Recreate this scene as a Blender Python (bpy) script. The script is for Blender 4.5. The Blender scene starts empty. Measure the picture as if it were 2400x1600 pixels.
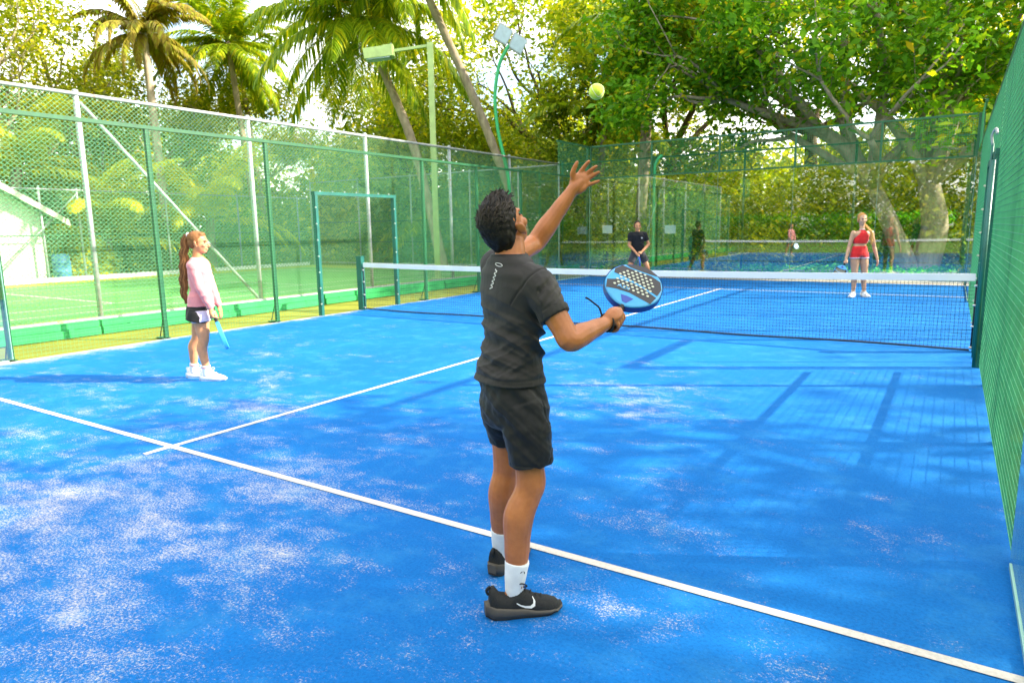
import bpy, bmesh, math, random
import numpy as np
from mathutils import Vector, Matrix, noise

R = math.radians
random.seed(7)
rng = np.random.default_rng(7)
sc = bpy.context.scene
col = sc.collection

# ------------------------------------------------------------------ camera
cam_data = bpy.data.cameras.new("camera")
cam = bpy.data.objects.new("camera", cam_data)
col.objects.link(cam)
sc.camera = cam
cam_data.sensor_width = 36.0
cam_data.lens = 23.852
cam_data.clip_start = 0.05
cam_data.clip_end = 2000
YAW, PITCH, ROLL = -0.57347997, -0.16419803, -0.01648394
fw = Vector((math.sin(YAW) * math.cos(PITCH), math.cos(YAW) * math.cos(PITCH), math.sin(PITCH)))
ri = Vector((math.cos(YAW), -math.sin(YAW), 0))
up = ri.cross(fw)
ri2 = math.cos(ROLL) * ri + math.sin(ROLL) * up
up2 = -math.sin(ROLL) * ri + math.cos(ROLL) * up
rot = Matrix((ri2, up2, -fw)).transposed()
cam.matrix_world = Matrix.Translation((4.67037, -9.59241, 1.52153)) @ rot.to_4x4()
cam_data.dof.use_dof = True
cam_data.dof.focus_distance = 2.75
cam_data.dof.aperture_fstop = 5.6

# ------------------------------------------------------------------ sky, sun, exposure
SUN_EL = R(31.0)
SUN_AZ = math.atan2(0.88, 0.47)          # clockwise from +Y
world = bpy.data.worlds.new("World")
sc.world = world
world.use_nodes = True
wn = world.node_tree
wn.nodes.clear()
w_out = wn.nodes.new("ShaderNodeOutputWorld")
w_bg = wn.nodes.new("ShaderNodeBackground")
w_sky = wn.nodes.new("ShaderNodeTexSky")
w_sky.sky_type = 'NISHITA'
w_sky.sun_disc = False
w_sky.sun_elevation = SUN_EL
w_sky.sun_rotation = SUN_AZ
w_sky.air_density = 1.2
w_sky.dust_density = 1.5
w_sky.ozone_density = 1.0
w_bg.inputs["Strength"].default_value = 0.15
w_co = wn.nodes.new("ShaderNodeTexCoord")
w_map = wn.nodes.new("ShaderNodeMapping")
w_map.inputs["Scale"].default_value = (1.0, 1.0, 2.6)
w_no = wn.nodes.new("ShaderNodeTexNoise")
w_no.inputs["Scale"].default_value = 2.6
w_no.inputs["Detail"].default_value = 7
w_no.inputs["Roughness"].default_value = 0.58
w_rp = wn.nodes.new("ShaderNodeValToRGB")
w_rp.color_ramp.elements[0].position = 0.40
w_rp.color_ramp.elements[1].position = 0.62
w_mx = wn.nodes.new("ShaderNodeMix")
w_mx.data_type = 'RGBA'
w_mx.inputs["B"].default_value = (8.7, 8.45, 8.0, 1)
wn.links.new(w_co.outputs["Generated"], w_map.inputs["Vector"])
wn.links.new(w_map.outputs["Vector"], w_no.inputs["Vector"])
wn.links.new(w_no.outputs["Fac"], w_rp.inputs["Fac"])
wn.links.new(w_rp.outputs["Color"], w_mx.inputs["Factor"])
wn.links.new(w_sky.outputs["Color"], w_mx.inputs["A"])
wn.links.new(w_mx.outputs["Result"], w_bg.inputs["Color"])
wn.links.new(w_bg.outputs["Background"], w_out.inputs["Surface"])

sun_data = bpy.data.lights.new("sun", 'SUN')
sun = bpy.data.objects.new("sun", sun_data)
col.objects.link(sun)
sun_data.energy = 4.0
sun_data.angle = R(0.6)
sun_data.color = (1.0, 0.92, 0.76)
sun_dir = Vector((math.sin(SUN_AZ) * math.cos(SUN_EL), math.cos(SUN_AZ) * math.cos(SUN_EL), math.sin(SUN_EL)))
sun.rotation_euler = sun_dir.to_track_quat('Z', 'Y').to_euler()
sun.location = sun_dir * 60

vs = sc.view_settings
vs.view_transform = 'Standard'
vs.look = 'None'
vs.gamma = 1
vs.exposure = 1.8
vs.use_curve_mapping = False
sc.render.engine = 'CYCLES'
cy = sc.cycles
cy.use_denoising = True
cy.max_bounces = 8
cy.diffuse_bounces = 3
cy.glossy_bounces = 3
cy.transmission_bounces = 6
cy.transparent_max_bounces = 24
cy.caustics_reflective = False
cy.caustics_refractive = False
cy.sample_clamp_indirect = 6.0

# ------------------------------------------------------------------ helpers
def tag(o, label=None, cat=None, group=None, kind=None):
    if label: o["label"] = label
    if cat: o["category"] = cat
    if group: o["group"] = group
    if kind: o["kind"] = kind
    return o

def empty(name, loc=(0, 0, 0), rz=0.0):
    o = bpy.data.objects.new(name, None)
    o.empty_display_size = 0.2
    o.location = loc
    o.rotation_euler = (0, 0, rz)
    col.objects.link(o)
    return o

def link(name, me, parent=None, mat=None):
    o = bpy.data.objects.new(name, me)
    col.objects.link(o)
    if mat is not None and len(me.materials) == 0:
        me.materials.append(mat)
    if parent is not None:
        o.parent = parent
    return o

def copy_tree(o, parent=None):
    c = o.copy()
    col.objects.link(c)
    c.parent = parent
    for ch in list(o.children):
        copy_tree(ch, c)
    return c

def frame(axis, ref=None):
    a = Vector(axis).normalized()
    if ref is None:
        ref = Vector((0, 0, 1)) if abs(a.z) < 0.9 else Vector((1, 0, 0))
    u = Vector(ref).cross(a)
    if u.length < 1e-6:
        u = Vector((1, 0, 0)).cross(a)
    u.normalize()
    return u, a.cross(u), a

class MB:
    """collects shapes and links them as one mesh object"""
    def __init__(self):
        self.v = []
        self.f = []
        self.sm = []

    def box(self, c, s, rz=0.0, m=None):
        b = len(self.v)
        cz, sz = math.cos(rz), math.sin(rz)
        for dx, dy, dz in ((-1, -1, -1), (1, -1, -1), (1, 1, -1), (-1, 1, -1), (-1, -1, 1), (1, -1, 1), (1, 1, 1), (-1, 1, 1)):
            x, y, z = dx * s[0] / 2, dy * s[1] / 2, dz * s[2] / 2
            p = Vector((x, y, z))
            if m is not None:
                p = m @ p
            self.v.append((c[0] + p.x * cz - p.y * sz, c[1] + p.x * sz + p.y * cz, c[2] + p.z))
        for q in ((0, 3, 2, 1), (4, 5, 6, 7), (0, 1, 5, 4), (1, 2, 6, 5), (2, 3, 7, 6), (3, 0, 4, 7)):
            self.f.append(tuple(b + i for i in q)); self.sm.append(False)
        return self

    def bar(self, p0, p1, r, n=4, r1=None, smooth=None, rot0=0.0):
        p0, p1 = Vector(p0), Vector(p1)
        u, w, a = frame(p1 - p0)
        b = len(self.v)
        r1 = r if r1 is None else r1
        for p, rr in ((p0, r), (p1, r1)):
            for k in range(n):
                t = 2 * math.pi * (k + 0.5) / n + rot0
                q = p + (u * math.cos(t) + w * math.sin(t)) * rr
                self.v.append(q[:])
        s = (n > 5) if smooth is None else smooth
        for k in range(n):
            self.f.append((b + k, b + (k + 1) % n, b + n + (k + 1) % n, b + n + k)); self.sm.append(s)
        if n > 2:
            self.f.append(tuple(b + k for k in reversed(range(n)))); self.sm.append(False)
            self.f.append(tuple(b + n + k for k in range(n))); self.sm.append(False)
        return self

    def rings(self, rings, smooth=True, cap=True):
        """rings: list of equal-length point lists"""
        b = len(self.v)
        n = len(rings[0])
        for r in rings:
            for p in r:
                self.v.append(tuple(p))
        for i in range(len(rings) - 1):
            for k in range(n):
                k2 = (k + 1) % n
                self.f.append((b + i * n + k, b + i * n + k2, b + (i + 1) * n + k2, b + (i + 1) * n + k)); self.sm.append(smooth)
        if cap:
            self.f.append(tuple(b + k for k in reversed(range(n)))); self.sm.append(False)
            e = b + (len(rings) - 1) * n
            self.f.append(tuple(e + k for k in range(n))); self.sm.append(False)
        return self

    def tube(self, pts, radii, n=8, sub=1, smooth=True, round_caps=False):
        """a bent tube through pts; radii a number or a list"""
        P = [Vector(p) for p in pts]
        if not isinstance(radii, (list, tuple)):
            radii = [radii] * len(P)
        if sub > 1:
            P, radii = catmull(P, radii, sub)
        rg = []
        ref = None
        for i, p in enumerate(P):
            t = (P[min(i + 1, len(P) - 1)] - P[max(i - 1, 0)])
            if t.length < 1e-9:
                t = Vector((0, 0, 1))
            t.normalize()
            if ref is None:
                u, w, _ = frame(t)
            else:
                u = ref - t * ref.dot(t)
                if u.length < 1e-6:
                    u, w, _ = frame(t)
                u.normalize()
                w = t.cross(u)
            ref = u
            r = radii[i]
            if round_caps and i == 0:
                for c_, s_ in ((0.95, 0.25), (0.7, 0.7)):
                    rg.append([p - t * (r * c_) + (u * math.cos(a) + w * math.sin(a)) * (r * s_) for a in [2 * math.pi * k / n for k in range(n)]])
            rg.append([p + (u * math.cos(a) + w * math.sin(a)) * r for a in [2 * math.pi * k / n for k in range(n)]])
            if round_caps and i == len(P) - 1:
                for c_, s_ in ((0.7, 0.7), (0.95, 0.25)):
                    rg.append([p + t * (r * c_) + (u * math.cos(a) + w * math.sin(a)) * (r * s_) for a in [2 * math.pi * k / n for k in range(n)]])
        return self.rings(rg, smooth)

    def ell(self, c, r, rot=None, nu=16, nv=10):
        """ellipsoid; rot a 3x3 matrix whose columns are its axes"""
        c = Vector(c)
        rg = []
        for j in range(1, nv):
            th = math.pi * j / nv
            ring = []
            for k in range(nu):
                a = 2 * math.pi * k / nu
                p = Vector((r[0] * math.sin(th) * math.cos(a), r[1] * math.sin(th) * math.sin(a), -r[2] * math.cos(th)))
                if rot is not None:
                    p = rot @ p
                ring.append(c + p)
            rg.append(ring)
        return self.rings(rg, True)

    def poly(self, pts, smooth=False):
        b = len(self.v)
        self.v.extend(tuple(p) for p in pts)
        self.f.append(tuple(range(b, b + len(pts)))); self.sm.append(smooth)
        return self

    def mesh(self, name):
        me = bpy.data.meshes.new(name)
        me.from_pydata([tuple(p) for p in self.v], [], self.f)
        me.polygons.foreach_set("use_smooth", self.sm)
        me.update()
        return me

    def build(self, name, mat, parent=None, **kw):
        o = link(name, self.mesh(name), parent, mat)
        tag(o, **kw)
        return o

def catmull(P, rad, sub):
    Q, rr = [], []
    n = len(P)
    for i in range(n - 1):
        p0, p1, p2, p3 = P[max(i - 1, 0)], P[i], P[i + 1], P[min(i + 2, n - 1)]
        for s in range(sub):
            t = s / sub
            t2, t3 = t * t, t * t * t
            Q.append(0.5 * ((2 * p1) + (p2 - p0) * t + (2 * p0 - 5 * p1 + 4 * p2 - p3) * t2 + (3 * p1 - p0 - 3 * p2 + p3) * t3))
            e = t * t * (3 - 2 * t)
            rr.append(rad[i] * (1 - e) + rad[i + 1] * e)
    Q.append(P[-1].copy()); rr.append(rad[-1])
    return Q, rr

def bars_mesh(name, P0, P1, r, n=3):
    """many thin straight wires at once (numpy)"""
    P0 = np.asarray(P0, float); P1 = np.asarray(P1, float)
    A = P1 - P0
    A /= np.linalg.norm(A, axis=1)[:, None]
    ref = np.where(np.abs(A[:, 2:3]) < 0.9, np.array([[0, 0, 1.0]]), np.array([[1.0, 0, 0]]))
    U = np.cross(ref, A); U /= np.linalg.norm(U, axis=1)[:, None]
    W = np.cross(A, U)
    m = len(P0)
    V = np.zeros((m, 2 * n, 3))
    for k in range(n):
        t = 2 * math.pi * (k + 0.25) / n
        o = (U * math.cos(t) + W * math.sin(t)) * r
        V[:, k] = P0 + o
        V[:, n + k] = P1 + o
    F = []
    for k in range(n):
        F.append([k, (k + 1) % n, n + (k + 1) % n, n + k])
    F = np.array(F)[None] + (np.arange(m) * 2 * n)[:, None, None]
    return np_mesh(name, V.reshape(-1, 3), F.reshape(-1, 4))

def np_mesh(name, V, F, smooth=False):
    me = bpy.data.meshes.new(name)
    nv, nf, k = len(V), len(F), F.shape[1]
    me.vertices.add(nv)
    me.vertices.foreach_set("co", np.ascontiguousarray(V, dtype=np.float32).ravel())
    me.loops.add(nf * k)
    me.loops.foreach_set("vertex_index", np.ascontiguousarray(F, dtype=np.int32).ravel())
    me.polygons.add(nf)
    me.polygons.foreach_set("loop_start", np.arange(0, nf * k, k, dtype=np.int32))
    me.polygons.foreach_set("loop_total", np.full(nf, k, dtype=np.int32))
    if smooth:
        me.polygons.foreach_set("use_smooth", np.ones(nf, dtype=bool))
    me.update(calc_edges=True)
    return me

# ------------------------------------------------------------------ materials
def srgb(r, g, b):
    f = lambda c: (c / 255) / 12.92 if c <= 10 else (((c / 255) + 0.055) / 1.055) ** 2.4
    return (f(r), f(g), f(b), 1)

class Mat:
    """small node-material builder"""
    def __init__(self, name):
        self.m = bpy.data.materials.new(name)
        self.m.use_nodes = True
        self.t = self.m.node_tree
        self.b = self.t.nodes["Principled BSDF"]
        self.out = self.t.nodes["Material Output"]
        self.co = None
    def n(self, kind, **kw):
        nd = self.t.nodes.new(kind)
        for k, v in kw.items():
            if k in nd.inputs:
                nd.inputs[k].default_value = v
            else:
                setattr(nd, k, v)
        return nd
    def l(self, a, b):
        self.t.links.new(a, b)
    def coord(self, which="Object"):
        if self.co is None:
            self.co = self.n("ShaderNodeTexCoord")
        return self.co.outputs[which]
    def noise(self, scale, detail=4, rough=0.55, vec=None, dist=0.0):
        nd = self.n("ShaderNodeTexNoise", Scale=scale, Detail=detail, Roughness=rough, Distortion=dist)
        self.l(vec if vec is not None else self.coord(), nd.inputs["Vector"])
        return nd.outputs["Fac"]
    def ramp(self, fac, stops):
        nd = self.n("ShaderNodeValToRGB")
        e = nd.color_ramp.elements
        while len(e) < len(stops):
            e.new(0.5)
        for el, (p, c) in zip(e, stops):
            el.position = p
            el.color = c if len(c) == 4 else (*c, 1)
        self.l(fac, nd.inputs["Fac"])
        return nd.outputs["Color"]
    def mix(self, fac, a, b, mode='MIX'):
        nd = self.n("ShaderNodeMix", data_type='RGBA', blend_type=mode)
        for key, v in (("Factor", fac), ("A", a), ("B", b)):
            if hasattr(v, "links"):
                self.l(v, nd.inputs[key])
            else:
                nd.inputs[key].default_value = v
        return nd.outputs["Result"]
    def math(self, op, a, b=0.0, clamp=False):
        nd = self.n("ShaderNodeMath", operation=op, use_clamp=clamp)
        for i, v in enumerate((a, b)):
            if hasattr(v, "links"):
                self.l(v, nd.inputs[i])
            else:
                nd.inputs[i].default_value = v
        return nd.outputs[0]
    def mapped(self, scale=(1, 1, 1), loc=(0, 0, 0), rot=(0, 0, 0), vec=None):
        nd = self.n("ShaderNodeMapping", Scale=scale, Location=loc, Rotation=rot)
        self.l(vec if vec is not None else self.coord(), nd.inputs["Vector"])
        return nd.outputs["Vector"]
    def bump(self, h, strength=0.3, dist=0.01):
        nd = self.n("ShaderNodeBump", Strength=strength, Distance=dist)
        self.l(h, nd.inputs["Height"])
        self.l(nd.outputs["Normal"], self.b.inputs["Normal"])
    def set(self, **kw):
        for k, v in kw.items():
            k = k.replace("_", " ")
            if hasattr(v, "links"):
                self.l(v, self.b.inputs[k])
            else:
                self.b.inputs[k].default_value = v
        return self

def plain(name, c, rough=0.6, metal=0.0, vary=0.25, scale=6.0, bump=0.0, bscale=60.0, spec=0.5):
    m = Mat(name)
    a = tuple(x * (1 - vary) for x in c[:3]) + (1,)
    b = tuple(min(1, x * (1 + vary)) for x in c[:3]) + (1,)
    cc = m.ramp(m.noise(scale, 5), [(0.3, a), (0.7, b)])
    m.set(Base_Color=cc, Roughness=rough, Metallic=metal)
    m.b.inputs["Specular IOR Level"].default_value = spec
    if bump:
        m.bump(m.noise(bscale, 3), bump, 0.004)
    return m.m

def leafmat(name, stops, trans=0.45, rough=0.5):
    """leaf colours vary leaf by leaf; light passes through the blades"""
    m = Mat(name)
    g = m.n("ShaderNodeNewGeometry")
    c = m.ramp(g.outputs["Random Per Island"], stops)
    big = m.ramp(m.noise(0.35, 3), [(0.3, (0.72, 0.80, 0.65)), (0.7, (1.2, 1.12, 1.0))])
    c = m.mix(1.0, c, big, 'MULTIPLY')
    m.set(Base_Color=c, Roughness=rough)
    m.b.inputs["Specular IOR Level"].default_value = 0.35
    tr = m.n("ShaderNodeBsdfTranslucent")
    tc = m.mix(1.0, c, (1.25, 1.15, 0.55, 1), 'MULTIPLY')
    m.l(tc, tr.inputs["Color"])
    mx = m.n("ShaderNodeMixShader", Fac=trans)
    m.l(m.b.outputs[0], mx.inputs[1])
    m.l(tr.outputs[0], mx.inputs[2])
    m.l(mx.outputs[0], m.out.inputs["Surface"])
    return m.m

def turf(name, dark, light):
    m = Mat(name)
    co = m.coord()
    fibre = m.noise(420, 3, 0.6)
    tuft = m.noise(70, 5, 0.75)
    blot = m.noise(0.55, 4, 0.5)
    base = m.mix(m.ramp(blot, [(0.35, (0, 0, 0)), (0.68, (1, 1, 1))]), dark, light)
    base = m.mix(m.ramp(tuft, [(0.36, (0.75, 0.75, 0.75)), (0.55, (0, 0, 0))]), base, tuple(x * 0.70 for x in dark[:3]) + (1,))
    base = m.mix(m.ramp(fibre, [(0.3, (0.4, 0.4, 0.4)), (0.7, (0, 0, 0))]), base, tuple(x * 0.62 for x in dark[:3]) + (1,))
    sep = m.n("ShaderNodeSeparateXYZ"); m.l(co, sep.inputs[0])
    # sand lies in drifts, thickest on the near end of the court, combed into streaks by play
    streak = m.noise(1.3, 9, 0.78, m.mapped((1.0, 1.7, 1), rot=(0, 0, R(-28))), 0.2)
    mid = m.noise(6.5, 6, 0.72)
    big = m.noise(0.40, 3, 0.5, m.mapped((1, 1, 1), loc=(3.1, 7.7, 0)))
    near = m.ramp(m.math('MULTIPLY', m.math('ADD', sep.outputs["Y"], 10.0), 0.05), [(0.0, (0.20, 0.20, 0.20)), (0.14, (0.16, 0.16, 0.16)), (0.24, (0.125, 0.125, 0.125)), (0.42, (0.10, 0.10, 0.10)), (0.58, (0.035, 0.035, 0.035)), (1.0, (0, 0, 0))])
    side = m.ramp(m.math('MULTIPLY', m.math('ADD', sep.outputs["X"], 5.0), 0.1), [(0.0, (0.9, 0.9, 0.9)), (0.70, (1, 1, 1)), (0.86, (0.80, 0.80, 0.80)), (1.0, (0.6, 0.6, 0.6))])
    amt = m.math('ADD', m.math('ADD', m.math('MULTIPLY', streak, 0.50), m.math('MULTIPLY', big, 0.26)), m.math('MULTIPLY', mid, 0.24))
    amt = m.math('ADD', m.math('ADD', amt, -0.012), m.math('MULTIPLY', near, side))
    edge = m.ramp(m.math('MULTIPLY', m.math('ADD', sep.outputs["X"], 5.03), 2.0), [(0.0, (0.20, 0.20, 0.20)), (0.35, (0.08, 0.08, 0.08)), (1.0, (0, 0, 0))])
    amt = m.math('ADD', amt, edge)
    grain = m.noise(85, 6, 0.85)
    thick = m.ramp(amt, [(0.57, (0, 0, 0)), (0.66, (0.26, 0.26, 0.26)), (0.78, (0.52, 0.52, 0.52)), (0.95, (0.80, 0.80, 0.80))])
    cover = m.math('ADD', thick, m.math('MULTIPLY', m.math('SUBTRACT', grain, 0.5), 2.2))
    cover = m.math('MULTIPLY', m.ramp(cover, [(0.28, (0, 0, 0)), (0.60, (1, 1, 1))]), m.ramp(amt, [(0.56, (0.01, 0.01, 0.01)), (0.66, (0.8, 0.8, 0.8))]))
    base = m.mix(cover, base, (0.68, 0.59, 0.45, 1))
    wear = m.noise(3.0, 6, 0.7)
    base = m.mix(m.ramp(wear, [(0.50, (0, 0, 0)), (0.75, (0.30, 0.30, 0.30))]), base, (0.06, 0.30, 0.52, 1))
    m.set(Base_Color=base, Roughness=0.85)
    m.b.inputs["Specular IOR Level"].default_value = 0.12
    m.bump(tuft, 0.5, 0.008)
    return m.m

def line_mat(name):
    m = Mat(name)
    w = m.noise(60, 4, 0.7)
    c = m.mix(m.ramp(w, [(0.42, (0.5, 0.5, 0.5)), (0.58, (0, 0, 0))]), (0.64, 0.585, 0.50, 1), (0.46, 0.42, 0.35, 1))
    m.set(Base_Color=c, Roughness=0.85)
    m.bump(m.noise(420, 3), 0.4, 0.005)
    return m.m

def glass_mat(name, tint, refl=1.0):
    m = Mat(name)
    t = m.n("ShaderNodeBsdfTransparent")
    t.inputs["Color"].default_value = tint
    gl = m.n("ShaderNodeBsdfGlossy", Roughness=0.004)
    gl.inputs["Color"].default_value = (1, 1, 1, 1)
    lw = m.n("ShaderNodeLayerWeight", Blend=0.5)
    k = m.math('ADD', m.math('MULTIPLY', m.math('POWER', lw.outputs["Facing"], 4.0), 0.9), 0.12)
    k = m.math('MULTIPLY', k, refl, True)
    mx = m.n("ShaderNodeMixShader")
    m.l(k, mx.inputs[0])
    m.l(t.outputs[0], mx.inputs[1])
    m.l(gl.outputs[0], mx.inputs[2])
    m.l(mx.outputs[0], m.out.inputs["Surface"])
    return m.m

M = {}
M['turf_blue'] = turf("blue_turf", (0.004, 0.128, 0.42, 1), (0.007, 0.170, 0.50, 1))
M['line'] = line_mat("white_line")
M['green_steel'] = plain("green_powder_coat", (0.008, 0.092, 0.032), 0.42, 0.0, 0.2, 9, 0.05)
M['teal_steel'] = plain("teal_powder_coat", (0.008, 0.115, 0.088), 0.38, 0.0, 0.25, 5, 0.05)
M['bright_green_steel'] = plain("bright_green_paint", (0.02, 0.34, 0.11), 0.45, 0.0, 0.15)
M['wire_green'] = plain("green_wire", (0.055, 0.32, 0.14), 0.42, 0.0, 0.15)
M['chain_green'] = plain("pale_green_chain", (0.13, 0.34, 0.16), 0.5, 0.0, 0.15)
def galv():
    m = Mat("galvanised_pipe")
    c = m.ramp(m.noise(14, 5), [(0.3, (0.27, 0.29, 0.29)), (0.7, (0.44, 0.45, 0.45))])
    rust = m.ramp(m.noise(1.7, 6, 0.7), [(0.60, (0, 0, 0)), (0.68, (1, 1, 1))])
    c = m.mix(rust, c, (0.36, 0.13, 0.04, 1))
    m.set(Base_Color=c, Roughness=0.55, Metallic=0.15)
    return m.m
M['galv'] = galv()
M['bolt'] = plain("bolt_steel", (0.62, 0.60, 0.55), 0.35, 0.6, 0.1)
M['net_black'] = plain("net_cord", (0.018, 0.022, 0.035), 0.8)
M['tape_white'] = plain("white_net_tape", (0.72, 0.73, 0.74), 0.7, 0, 0.06, 3, 0.1, 30)
M['glass'] = glass_mat("tempered_glass", (0.95, 0.985, 0.965, 1), 1.0)
M['glass_edge'] = plain("glass_edge", (0.30, 0.52, 0.44), 0.2, 0, 0.1)
M['black'] = plain("black_plastic", (0.012, 0.012, 0.013), 0.5)
M['white'] = plain("white_paint", (0.74, 0.74, 0.72), 0.6, 0, 0.08)
M['pale_green_steel'] = plain("pale_green_paint", (0.33, 0.44, 0.15), 0.5, 0, 0.12)
M['lens'] = plain("floodlight_glass", (0.42, 0.52, 0.58), 0.12, 0, 0.1)

# ------------------------------------------------------------------ ground
def sheet(name, x0, x1, y0, y1, z, mat, parent=None, kind=None, nx=1, ny=1):
    mb = MB()
    for i in range(nx):
        for j in range(ny):
            a0, a1 = x0 + (x1 - x0) * i / nx, x0 + (x1 - x0) * (i + 1) / nx
            b0, b1 = y0 + (y1 - y0) * j / ny, y0 + (y1 - y0) * (j + 1) / ny
            mb.poly([(a0, b0, z), (a1, b0, z), (a1, b1, z), (a0, b1, z)])
    return mb.build(name, mat, parent, kind=kind)

gm = Mat("ground_soil_and_grass")
gc = gm.mix(gm.ramp(gm.noise(0.35, 6), [(0.4, (0, 0, 0)), (0.6, (1, 1, 1))]), (0.07, 0.16, 0.014, 1), (0.13, 0.22, 0.02, 1))
gc = gm.mix(gm.ramp(gm.noise(0.9, 6, 0.65), [(0.58, (0, 0, 0)), (0.66, (0.8, 0.8, 0.8))]), gc, (0.30, 0.235, 0.15, 1))
gm.set(Base_Color=gc, Roughness=0.95)
gm.bump(gm.noise(30, 5), 0.5, 0.03)
ground = sheet("ground", -300, 300, -300, 300, -0.03, gm.m, kind="structure")

pm = Mat("sandy_path")
pc = pm.ramp(pm.noise(5, 7, 0.7), [(0.3, (0.38, 0.31, 0.22)), (0.7, (0.55, 0.47, 0.36))])
pm.set(Base_Color=pc, Roughness=0.95)
pm.bump(pm.noise(80, 4), 0.5, 0.01)
path = sheet("sand_path", -7.5, 12, 10.2, 11.5, -0.018, pm.m, kind="structure")

om = Mat("olive_turf")
oc = om.mix(om.ramp(om.noise(0.8, 5), [(0.35, (0, 0, 0)), (0.65, (1, 1, 1))]), (0.165, 0.185, 0.006, 1), (0.23, 0.245, 0.008, 1))
oc = om.mix(om.ramp(om.noise(300, 3), [(0.35, (0.5, 0.5, 0.5)), (0.6, (0, 0, 0))]), oc, (0.17, 0.17, 0.012, 1))
om.set(Base_Color=oc, Roughness=0.9)
om.bump(om.noise(300, 3), 0.5, 0.006)
verge = sheet("turf_verge", -6.62, -5.03, -14, 12.4, -0.012, om.m, kind="structure")

tb = Mat("lime_court_border")
tbc = tb.ramp(tb.noise(0.5, 5), [(0.3, (0.26, 0.34, 0.03)), (0.7, (0.34, 0.42, 0.045))])
tb.set(Base_Color=tbc, Roughness=0.8)
border = sheet("tennis_court_border", -21.0, -6.62, -16, 12.8, -0.014, tb.m, kind="structure")
tg = Mat("green_court_paint")
tgc = tg.ramp(tg.noise(0.7, 6, 0.6), [(0.3, (0.07, 0.29, 0.045)), (0.7, (0.13, 0.38, 0.07))])
tg.set(Base_Color=tgc, Roughness=0.75)
tcourt = sheet("tennis_court", -19.4, -9.2, -15.8, 11.0, -0.010, tg.m, kind="structure")
for x0, x1, y0, y1 in ((-18.6, -18.54, -15.0, 9.4), (-17.3, -17.24, -15.0, 9.4), (-11.4, -11.34, -15.0, 9.4), (-10.05, -9.99, -15.0, 9.4),
                       (-18.6, -9.99, 9.4, 9.5), (-17.3, -11.34, -1.55, -1.47), (-17.3, -11.34, 3.9, 3.96), (-14.35, -14.29, -8.0, 3.9)):
    sheet("court_line", x0, x1, y0, y1, -0.006, M['line'], tcourt)

# ------------------------------------------------------------------ padel court surface
mb = MB()
mb.box((0, 0, -0.06), (10.06, 20.06, 0.12))
court = mb.build("padel_court", M['turf_blue'], kind="structure")
for x0, x1, y0, y1 in ((-5, 5, -6.975, -6.925), (-5, 5, 6.925, 6.975), (-0.025, 0.025, -7.15, -6.975), (-0.025, 0.025, -6.925, 6.925), (-0.025, 0.025, 6.975, 7.15)):
    sheet("court_line", x0, x1, y0, y1, 0.004, M['line'], court)

# ------------------------------------------------------------------ net
net = empty("padel_net", (0, 0, 0))
tag(net, "black padel net with white top tape stretched across the blue court", "net")
def net_top(x):
    return 0.92 - 0.04 * (1 - (x / 4.95) ** 2)
xs = np.linspace(-4.93, 4.93, 61)
tape = MB()
rg = []
for x in xs:
    z = net_top(x)
    s = 0.004 * math.sin(x * 5.3) + 0.003 * math.sin(x * 13.1)
    rg.append([(x, -0.012 + s, z), (x, 0.012 + s, z), (x, 0.010 + s, z - 0.085), (x, -0.010 + s, z - 0.085)])
tape.rings(rg, False).build("net_tape", M['tape_white'], net)
P0, P1 = [], []
gx = np.arange(-4.9, 4.901, 0.042)
for x in gx:
    P0.append((x, 0, 0.03)); P1.append((x, 0, net_top(x) - 0.08))
for k in range(20):
    z = 0.045 + 0.042 * k
    for i in range(0, 60, 3):
        xa, xb = xs[i], xs[i + 3]
        za, zb = z * net_top(xa) / 0.92, z * net_top(xb) / 0.92
        P0.append((xa, 0, za)); P1.append((xb, 0, zb))
o = link("net_mesh", bars_mesh("net_mesh", P0, P1, 0.0021, 3), net, M['net_black'])
tag(o, kind="stuff")
bc = MB()
bc.tube([(x, 0, 0.022 + 0.006 * math.sin(x * 2.1)) for x in xs], 0.013, 6).build("bottom_band", M['net_black'], net)
for s in (-1, 1):
    pst = MB()
    pst.box((s * 5.02, 0, 0.515), (0.13, 0.09, 1.03))
    po = pst.build("net_post", M['teal_steel'], net)
    MB().box((s * 5.02, 0, 1.038), (0.15, 0.11, 0.016)).build("post_cap", M['teal_steel'], po)
    MB().bar((s * 4.945, 0, 0.03), (s * 4.945, 0, 0.84), 0.009, 6).build("side_rod", M['net_black'], po)
    for z in (0.05, 0.30, 0.55, 0.78):
        MB().bar((s * 4.975, -0.01, z), (s * 4.925, -0.012, z), 0.013, 6).build("net_hook", M['bolt'], po)

# ------------------------------------------------------------------ padel cage
def wire_panel(y0, y1, z0, z1, x, parent, step=0.05, r=0.0021):
    P0, P1 = [], []
    for y in np.arange(y0 + step / 2, y1, step):
        P0.append((x, y, z0)); P1.append((x, y, z1))
    for z in np.arange(z0 + step / 2, z1, step):
        P0.append((x - 0.004, y0, z)); P1.append((x - 0.004, y1, z))
    o = link("wire_mesh", bars_mesh("wire_mesh", P0, P1, r, 4), parent, M['wire_green'])
    tag(o, kind="stuff")

def wire_panel_x(x0, x1, z0, z1, y, parent, step=0.05, r=0.0021):
    P0, P1 = [], []
    for x in np.arange(x0 + step / 2, x1, step):
        P0.append((x, y, z0)); P1.append((x, y, z1))
    for z in np.arange(z0 + step / 2, z1, step):
        P0.append((x0, y + 0.004, z)); P1.append((x1, y + 0.004, z))
    o = link("wire_mesh", bars_mesh("wire_mesh", P0, P1, r, 4), parent, M['wire_green'])
    tag(o, kind="stuff")

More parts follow.
